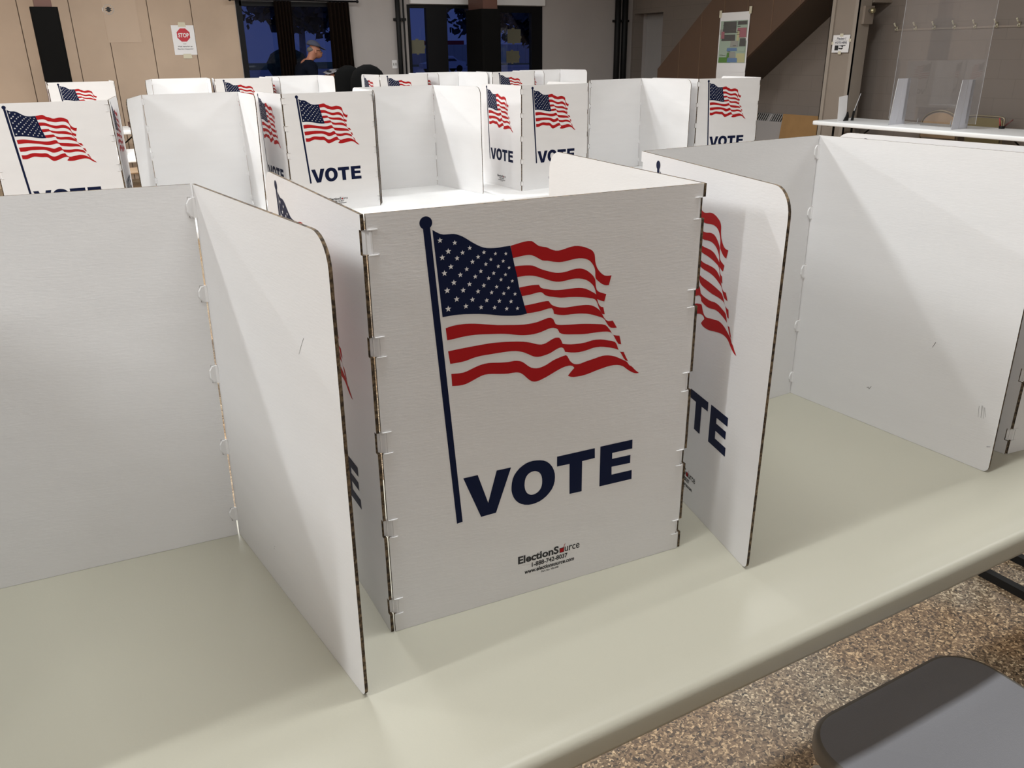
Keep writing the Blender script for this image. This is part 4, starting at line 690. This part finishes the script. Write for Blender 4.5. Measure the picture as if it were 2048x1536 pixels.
# folding chairs behind the right table
def fold_chair(v, w, ztop, arch, m, label, x=9.12):
    t = thing('folding_chair', (x - .2, v, 0), label, 'chair', 'folding chairs behind the right table')
    n = 24; pts = [(x + .04, v - w / 2, 0.30)]
    for k in range(n + 1):
        a = math.pi * (1 - k / n); cs = math.cos(a); sn = math.sin(a)
        e = 1.0 if arch > 0.1 else 0.35
        pts.append((x, v + w / 2 * (abs(cs) ** e) * (1 if cs > 0 else -1), ztop - arch + arch * (abs(sn) ** e)))
    pts.append((x + .04, v + w / 2, 0.30))
    mb = MB(); mb.tube(pts, 0.011, 8, CHMET); mb.build('back_tube', t)
    inner = [(x - .008, v + (p[1] - v) * 0.93, min(p[2] - .02, ztop)) for p in pts[1:-1]]; inner = [(x - .008, v - w * .465, ztop - .30)] + inner + [(x - .008, v + w * .465, ztop - .30)]
    mb = MB(); mb.prism(inner, (0.016, 0, 0), m); mb.build('backrest', t)
    mb = MB(); mb.loft([rrect(x - .42, v - .19, x - .05, v + .19, .05, z) for z in (0.43, 0.455)], m); mb.build('seat', t)
    for s in (-1, 1):
        mb = MB(); mb.tube([(x + .04, v + s * w / 2, 0.32), (x - .40, v + s * w / 2, 0.0)], 0.011, 8, CHMET); mb.build('leg', t)
        mb = MB(); mb.tube([(x - .30, v + s * (w / 2 - .02), 0.43), (x + .06, v + s * (w / 2 - .02), 0.0)], 0.011, 8, CHMET); mb.build('leg', t)
    return t
fold_chair(6.24, 0.47, 0.855, 0.15, CHTAN, 'tan vinyl folding chair with arched back behind the right table')
fold_chair(5.70, 0.42, 0.825, 0.07, CHOLIVE, 'olive folding chair with square rounded back behind the right table')
fc = fold_chair(9.55, 0.42, 0.70, 0.06, CHTAN, 'tan folding chair standing between the tables in the left gap', x=1.15); fc['group'] = 'folding chairs by the white tables'
mb = MB(); mb.ball((0.95, 9.55, 0.56), 0.11, mat('pale_green_cloth', (0.36, 0.38, 0.29), 0.9, col2=(0.5, 0.5, 0.42), scale=12), 14, (1.1, 1.2, 0.9), 0.12); solo(mb, 'cloth_bundle', 'crumpled pale green bundle on the chair in the left gap', 'bundle')
mb = MB(); mb.box((1.0, 11.5, TZ + .0005), (1.12, 11.62, TZ + .06), mat('maroon_box', (0.05, 0.008, 0.008), 0.5)); solo(mb, 'small_box', 'small maroon box on the table by the beige wall', 'box')
# ------------------------------------------------------------------ chair at the lower right
sc = thing('stacking_chair', (1.15, 0.49, 0), 'grey plastic chair pushed under the near table at lower right', 'chair')
X0, X1, Y0, Y1 = 0.928, 1.372, 0.27, 0.712
mb = MB()
rings = [rrect(X0, Y0, X1, Y1, 0.085, 0.45 + z, 10, i) for i, z in ((0.06, -.040), (0.01, -.038), (0.0, -.028), (0.0, -.008), (0.004, -0.001), (0.010, 0.0))]
mb.loft(rings, SEATEDGE, True, (True, False)); mb.loft([rrect(X0, Y0, X1, Y1, 0.085, 0.45 + z, 10, i) for i, z in ((0.010, 0.0), (0.03, -.001), (0.09, -.004), (0.16, -.006))], GREYSEAT, True, (False, True)); mb.build('seat', sc)
mb = MB(); bk = []
for z, yy in ((0.60, 0.262), (0.62, 0.258), (0.80, 0.225), (0.84, 0.215), (0.85, 0.213)):
    i = 0.03 if z in (0.60, 0.85) else 0.0
    bk.append([(X0 + .02 + i + (X1 - X0 - .04 - 2 * i) * k / 12, yy + 0.03 * (1 - ((k - 6) / 6) ** 2) * -1, z) for k in range(13)] + [(X0 + .02 + i + (X1 - X0 - .04 - 2 * i) * k / 12, yy + .012 + 0.03 * (1 - ((k - 6) / 6) ** 2) * -1, z) for k in range(12, -1, -1)])
mb.loft(bk, GREYSEAT); mb.build('backrest', sc)
for xx in (X0 + .03, X1 - .03):
    mb = MB(); mb.tube([(xx, 0.25, 0.84), (xx, 0.285, 0.46), (xx, 0.22, 0.0)], 0.011, 10, GREYMET); mb.build('leg', sc)
    mb = MB(); mb.tube([(xx, 0.29, 0.415), (xx, 0.64, 0.415), (xx, 0.67, 0.38), (xx, 0.70, 0.0)], 0.011, 10, GREYMET); mb.build('leg', sc)
# black high-back chairs near the window
def black_chair(x, y, w, ztop, label, arm):
    t = thing('office_chair', (x, y, 0), label, 'chair', 'black padded chairs by the window')
    rings = []
    for z, f, th in ((0.62, .55, .05), (0.66, .8, .09), (0.80, 1, .11), (1.05, 1.0, .12), (ztop - .16, 0.92, .12), (ztop - .08, .75, .11), (ztop - .03, .5, .09), (ztop, .18, .04)):
        rings.append([(x + w / 2 * f * math.cos(a * math.pi / 10), y + th * math.sin(a * math.pi / 10), z) for a in range(20)])
    mb = MB(); mb.loft(rings, PAD); mb.build('backrest', t)
    mb = MB(); mb.loft([rrect(x - w / 2, y + .05, x + w / 2, y + .52, .1, z, 8, i) for z, i in ((.44, .03), (.46, 0), (.52, 0), (.55, .03))], PAD); mb.build('seat', t)
    mb = MB(); mb.tube([(x, y + .27, .44), (x, y + .27, .08)], .025, 10, METAL); mb.tube([(x, y + .27, .46), (x, y + .02, .5), (x, y + .06, .75)], .02, 8, METAL); mb.build('post', t)
    mb = MB()
    for k in range(5):
        a = R(18 + 72 * k); mb.tube([(x, y + .27, .10), (x + .27 * math.cos(a), y + .27 + .27 * math.sin(a), .06)], .018, 8, METAL)
    mb.build('base', t)
    for k in range(5):
        a = R(18 + 72 * k); mb = MB(); mb.ball((x + .27 * math.cos(a), y + .27 + .27 * math.sin(a), .03), .03, METAL, 8); mb.build('caster', t)
    for s in (-1, 1):
        mb = MB(); mb.tube([(x + s * (w / 2 - .0), y + .10, .5), (x + s * (w / 2 + .03), y + .12, .70), (x + s * (w / 2 + .03), y + .38, .71)], .018, 8, PAD); mb.build('armrest', t)
black_chair(3.66, 10.2, 0.48, 1.425, 'right and taller of the two black rounded chairs by the window', 1)
black_chair(3.68, 11.0, 0.44, 1.41, 'left black rounded chair, partly behind the other beside the newspaper', 1)
# ceiling light strips
DIFF = mat('lamp_diffuser', (0.9, 0.9, 0.88), 0.4, emit=(1.0, 0.97, 0.92), estr=2.0); HOUS = mat('lamp_housing', (0.7, 0.7, 0.68), 0.5)
proto = None
for i, (vy, pw) in enumerate(LIGHT_ROWS):
    for k, ux in enumerate(LIGHT_U[:4]):
        if proto is None:
            proto = thing('ceiling_light', (ux, vy, CEIL), 'long fluorescent strip light on the ceiling, outside the picture', 'ceiling light', 'fluorescent ceiling strips'); 
            mb = MB(); mb.box((ux - .65, vy - .08, CEIL - .06), (ux + .65, vy + .08, CEIL), HOUS); mb.build('housing', proto)
            mb = MB(); mb.box((ux - .61, vy - .055, CEIL - .085), (ux + .61, vy + .055, CEIL - .06), DIFF); mb.build('diffuser', proto); p0 = (ux, vy)
        else: copy_tree(proto, (ux - p0[0], vy - p0[1], 0))

# ------------------------------------------------------------------ the reading person
def skin_mesh(chains, name, m, sub=1):
    """chains: lists of (x, y, z, radius); the first vertex of the first chain is the root. Returns an object mesh."""
    me = bpy.data.meshes.new(name + '_cage'); vs = []; es = []; rad = []; idx = {}
    for ch_ in chains:
        prev = None
        for x, y, z, r in ch_:
            key = (round(x, 4), round(y, 4), round(z, 4))
            if key not in idx: idx[key] = len(vs); vs.append((x, y, z)); rad.append(r)
            if prev is not None and prev != idx[key]: es.append((prev, idx[key]))
            prev = idx[key]
    me.from_pydata(vs, es, []); o = bpy.data.objects.new(name + '_cage', me); COL.objects.link(o)
    md = o.modifiers.new('s', 'SKIN'); md.use_smooth_shade = True
    if not me.skin_vertices: 
        bm = bmesh.new(); bm.from_mesh(me); bm.verts.layers.skin.verify(); bm.to_mesh(me); bm.free()
    sv = me.skin_vertices[0].data
    for i, r in enumerate(rad):
        rr = r if isinstance(r, tuple) else (r, r); sv[i].radius = rr; sv[i].use_root = (i == 0)
    if sub: sb = o.modifiers.new('b', 'SUBSURF'); sb.levels = sub; sb.render_levels = sub
    bpy.context.view_layer.update(); dg = bpy.context.evaluated_depsgraph_get()
    nm = bpy.data.meshes.new_from_object(o.evaluated_get(dg)); nm.name = name
    bpy.data.objects.remove(o); nm.materials.clear(); nm.materials.append(m)
    for p in nm.polygons: p.use_smooth = True
    return nm
SKIN = mat('skin', (0.36, 0.15, 0.09), 0.55, bump=0.05); JKT = mat('dark_navy_jacket', (0.003, 0.0045, 0.010), 0.9, spec=0.1); TRS = mat('dark_trousers', (0.012, 0.012, 0.015), 0.85); CAPM = mat('grey_cap_cloth', (0.05, 0.055, 0.085), 0.85); HAIR = mat('grey_hair', (0.12, 0.11, 0.10), 0.9); SHOE = mat('black_shoes', (0.01, 0.01, 0.01), 0.5)
PX, PY = 3.42, 12.0
per = thing('person', (PX, PY, 0), 'person in dark navy jacket and grey cap reading a newspaper at the window', 'person')
def L_(p): return (p[0] - PX, p[1] - PY, p[2], p[3])
pel = (PX, PY, 0.92, 0.13); hd = (PX + .155, PY, 1.58, 0.072)
body = [[pel, (PX, PY, 1.10, .13), (PX - .01, PY, 1.28, .14), (PX + .01, PY, 1.41, .10), (PX + .06, PY, 1.475, .055), (PX + .09, PY, 1.53, .055), hd, (PX + .135, PY, 1.65, .075), (PX + .12, PY, 1.69, .05)],
        [hd, (PX + .20, PY, 1.545, 0.055), (PX + .225, PY, 1.505, 0.035)]]
for s in (-1, 1):
    sh_ = (PX + .01, PY + s * .18, 1.40, .055); el = (PX + .06, PY + s * .24, 1.14, .042); wr = (PX + .27, PY + s * .16, 1.23, .026); pm = (PX + .33, PY + s * .14, 1.265, (.036, .02)); 
    body.append([(PX + .01, PY, 1.41, .10), sh_, el, wr, pm])
    for k, (ln, dy) in enumerate(((.062, -.028), (.072, -.010), (.068, .010), (.054, .027))):
        a = (pm[0] + .025, pm[1] + dy, pm[2] + .012, .009); b_ = (a[0] + ln * .55, a[1], a[2] + .012, .008); c_ = (b_[0] + ln * .35, b_[1], b_[2] - .018, .0075)
        body.append([pm, a, b_, c_])
    body.append([pm, (pm[0] - .005, pm[1] - s * .03, pm[2] + .02, .011), (pm[0] + .025, pm[1] - s * .04, pm[2] + .035, .009)])
    body.append([pel, (PX, PY + s * .10, .86, .09), (PX + .02, PY + s * .11, .48, .06), (PX - .01, PY + s * .11, .09, .042), (PX + .06, PY + s * .115, .04, .04), (PX + .15, PY + s * .12, .03, .03)])
def rel(chs): return [[L_(p) for p in c_] for c_ in chs]
nm = skin_mesh(rel(body), 'body', SKIN, 1); bo = bpy.data.objects.new('body', nm); COL.objects.link(bo); bo.parent = per
jk = [[(PX, PY, 0.86, .175), (PX, PY, 1.10, .17), (PX - .02, PY, 1.28, .18), (PX + .0, PY, 1.40, .14), (PX + .05, PY, 1.49, .085)]]
for s in (-1, 1): jk.append([(PX + .0, PY, 1.40, .14), (PX + .01, PY + s * .185, 1.395, .08), (PX + .06, PY + s * .245, 1.14, .065), (PX + .24, PY + s * .17, 1.22, .048)])
o = bpy.data.objects.new('jacket', skin_mesh(rel(jk), 'jacket', JKT, 1)); COL.objects.link(o); o.parent = per
tr = [[(PX, PY, 0.93, .15), (PX, PY, 0.88, .15)]]
for s in (-1, 1): tr.append([(PX, PY, 0.88, .15), (PX, PY + s * .10, .80, .10), (PX + .02, PY + s * .11, .48, .075), (PX - .01, PY + s * .11, .09, .065)])
o = bpy.data.objects.new('trousers', skin_mesh(rel(tr), 'trousers', TRS, 1)); COL.objects.link(o); o.parent = per
for s in (-1, 1):
    mb = MB(); mb.loft([rrect(PX - .07, PY + s * .115 - .048, PX + .21, PY + s * .115 + .048, .045, z, 6, i) for z, i in ((0.0, 0), (.03, 0), (.065, .012), (.085, .03))], SHOE); mb.build('shoe', per)
mb = MB(); cx_, cz_ = PX + .135, 1.655
rg = []
for k in range(8):
    a = R(90 * k / 7); rg.append([(cx_ + .098 * math.cos(a) * math.cos(t * math.pi / 10), PY + .082 * math.cos(a) * math.sin(t * math.pi / 10), cz_ + .078 * math.sin(a) - 0.25 * .098 * math.cos(a) * math.cos(t * math.pi / 10)) for t in range(20)])
mb.loft(rg, CAPM); mb.build('cap', per)
mb = MB(); mb.prism([(cx_ + .07, PY - .07, cz_ - .012), (cx_ + .14, PY - .055, cz_ - .045), (cx_ + .165, PY, cz_ - .055), (cx_ + .14, PY + .055, cz_ - .045), (cx_ + .07, PY + .07, cz_ - .012)], (0, 0, 0.006), CAPM); mb.build('cap_brim', per)
mb = MB()
for s in (-1, 1):
    mb.tube([(PX + .222 + .02 * math.cos(a * math.pi / 6) * .3, PY + s * .032 + .024 * math.cos(a * math.pi / 6), 1.59 + .02 * math.sin(a * math.pi / 6)) for a in range(13)], .003, 6, METAL); mb.tube([(PX + .22, PY + s * .056, 1.592), (PX + .13, PY + s * .074, 1.605)], .003, 6, METAL)
mb.build('glasses', per)
for s in (-1, 1): mb = MB(); mb.ball((PX + .135, PY + s * .074, 1.585), .024, SKIN, 8, (.7, .35, 1.2)); mb.build('ear', per); mb = MB(); mb.ball((PX + .214, PY + s * .03, 1.59), .010, PAPER, 8); mb.build('eye', per)
mb = MB(); mb.ball((PX + .236, PY, 1.565), .015, SKIN, 8, (1, .8, 1.3)); mb.build('nose', per)
mb = MB(); mb.tube([(PX + .234, PY - .022, 1.532), (PX + .242, PY, 1.530), (PX + .234, PY + .022, 1.532)], .004, 6, BRNCOL); mb.build('mouth', per)
mb = MB(); mb.ball((PX + .085, PY, 1.61), .056, HAIR, 12, (.9, 1.12, .7)); mb.build('hair', per)
# newspaper held out in front
mb = MB(); NP = mat('newsprint', (0.50, 0.48, 0.50), 0.8)
def npq(u, v): return Vector((PX + .30 + u * .36, PY - .24 + v * .48, 1.285 + 0.045 * math.sin(u * 3.0) + .05 * abs(v - .5)))
for i in range(8):
    for j in range(8):
        a, b, c_, d_ = npq(i / 8, j / 8), npq((i + 1) / 8, j / 8), npq((i + 1) / 8, (j + 1) / 8), npq(i / 8, (j + 1) / 8); mb.face([a, b, c_, d_], NP)
bmesh.ops.remove_doubles(mb.bm, verts=mb.bm.verts, dist=1e-5)
r_ = bmesh.ops.extrude_face_region(mb.bm, geom=mb.bm.faces[:]); bmesh.ops.translate(mb.bm, verts=[g for g in r_['geom'] if isinstance(g, bmesh.types.BMVert)], vec=(0, 0, -.002))
for a0, a1, b0, b1 in ((.1, .2, .55, .95), (.28, .32, .1, .9), (.4, .7, .55, .75), (.4, .8, .1, .4), (.1, .22, .08, .4), (.6, .66, .8, .95)):
    mb.face([npq(a0, b0) + Vector((0, 0, .012)), npq(a1, b0) + Vector((0, 0, .012)), npq(a1, b1) + Vector((0, 0, .012)), npq(a0, b1) + Vector((0, 0, .012))], BLACKINK)
solo(mb, 'newspaper', 'open grey newspaper held by the person at the window', 'newspaper')
# ------------------------------------------------------------------ outside at dusk
ROAD = mat('asphalt_dusk', (0.55, 0.55, 0.60), 0.9, var=0.05, scale=.2); GRASS = mat('verge_grass', (0.10, 0.16, 0.06), 0.9, var=.3, scale=.5)
mb = MB(); mb.box((-60, VW + .25, -.25), (160, 260, -.12), GRASS); tag(mb.build('ground_outside'), kind='structure')
mb = MB(); mb.box((-60, 60, -.12), (160, 120, -.10), ROAD); tag(mb.build('road'), kind='structure')
FEN = mat('pale_fence_boards', (0.8, 0.78, 0.85), 0.8)
mb = MB(); 
for k in range(30): mb.box((60 + k * 1.6, 140, -.12), (61.56 + k * 1.6, 140.3, 3.1), FEN)
solo(mb, 'fence', 'pale board fence across the road, seen through the glass doors', 'fence')
mb = MB(); mb.box((58.6, 150, -.12), (72, 160, 3.2), FEN); mb.box((58, 149.5, 3.2), (73, 160.5, 3.9), mat('red_fascia', (0.5, 0.04, 0.06), 0.6)); solo(mb, 'building', 'low pale building with red fascia beyond the road', 'building')
def tree(x, y, h, r, lab):
    t = thing('tree', (x, y, -.12), lab, 'tree', 'dark trees across the road')
    mb = MB(); mb.tube([(x, y, -.12), (x + .2, y, h * .5), (x, y, h * .8)], [r * .09, r * .06, r * .03], 8, mat('bark', (0.35, 0.34, 0.36), .9)); mb.build('trunk', t)
    mb = MB(); LF = mat('dusk_leaves', (0.05, 0.065, 0.07), .9)
    for k in range(800):
        a, b_ = random.uniform(0, 6.283), random.uniform(-1, 1); rr = r * random.uniform(.2, 1.08) ** .7; c_ = Vector((x + rr * math.cos(a) * math.sqrt(1 - b_ * b_), y + rr * math.sin(a) * math.sqrt(1 - b_ * b_), h * .72 + rr * b_ * .8))
        d1 = Vector((random.uniform(-1, 1), random.uniform(-1, 1), random.uniform(-1, 1))).normalized() * random.uniform(.35, .75); d2 = d1.orthogonal().normalized() * .42
        mb.face([c_ - d1, c_ + d2, c_ + d1, c_ - d2], LF)
    mb.build('crown', t, fixn=False)
for x, y, h, r, lb in ((27, 128, 17, 8.5, 'broad dark tree mass outside, upper part of the left window'), (38, 118, 15, 5.0, 'broad dark tree outside, top of the window beside the curtain'), (22, 78, 9, 4.0, 'dark leafy tree outside, seen in the left pane of the left window'), (30, 92, 10, 5.0, 'dark tree outside, behind the reading person'), (50, 96, 9, 5, 'dark tree outside, left of the fence in the glass door'), (44, 130, 14, 7, 'tall dark tree outside beyond the road, above the parked car'), (66, 125, 13, 6.0, 'tall dark tree outside, above the right-hand door pane'), (36, 60, 5, 2.0, 'slim dark tree outside near the curtain')):
    tree(x, y, h, r, lb)
mb = MB(); mb.ball((18.5, 70, 0.9), 1.6, mat('hedge_leaves', (0.05, 0.085, 0.04), .9, var=.4, scale=3), 20, (1, 1, .8), .06); solo(mb, 'bush', 'round dark bush outside the left window', 'bush')
car = thing('car', (36.6, 80, -.1), 'silver car on the road seen through the narrow door pane', 'car')
CP = mat('silver_car_paint', (0.7, 0.72, 0.78), 0.3, metal=.5); CG = mat('car_glass', (0.02, 0.02, 0.03), .1)
def car_ring(yy, ins): return [(36.6 + a, yy, b_) for a, b_ in ((-2.2 + ins, .25), (-2.25 + ins, .7), (-1.5, .85), (-.9, 1.25 - ins), (-.2, 1.42 - ins), (.8, 1.4 - ins), (1.4, .98), (2.1, .85), (2.25 - ins, .6), (2.2 - ins, .25))]
mb = MB(); mb.loft([car_ring(79.1, .12), car_ring(79.2, .0), car_ring(80.7, 0), car_ring(80.85, .12)], CP, False); mb.build('car_body', car)
mb = MB(); mb.prism([(36.6 - 1.3, 79.07, .88), (36.6 - .8, 79.12, 1.2), (36.6 - .15, 79.12, 1.3), (36.6 + .75, 79.12, 1.28), (36.6 + 1.2, 79.07, .93)], (0, .05, 0), CG); mb.build('side_window', car)
for a in (-1.4, 1.45):
    for yy in (79.05, 80.6): mb = MB(); mb.tube([(36.6 + a, yy, .22), (36.6 + a, yy + .22, .22)], .32, 16, METAL, False); mb.build('wheel', car)
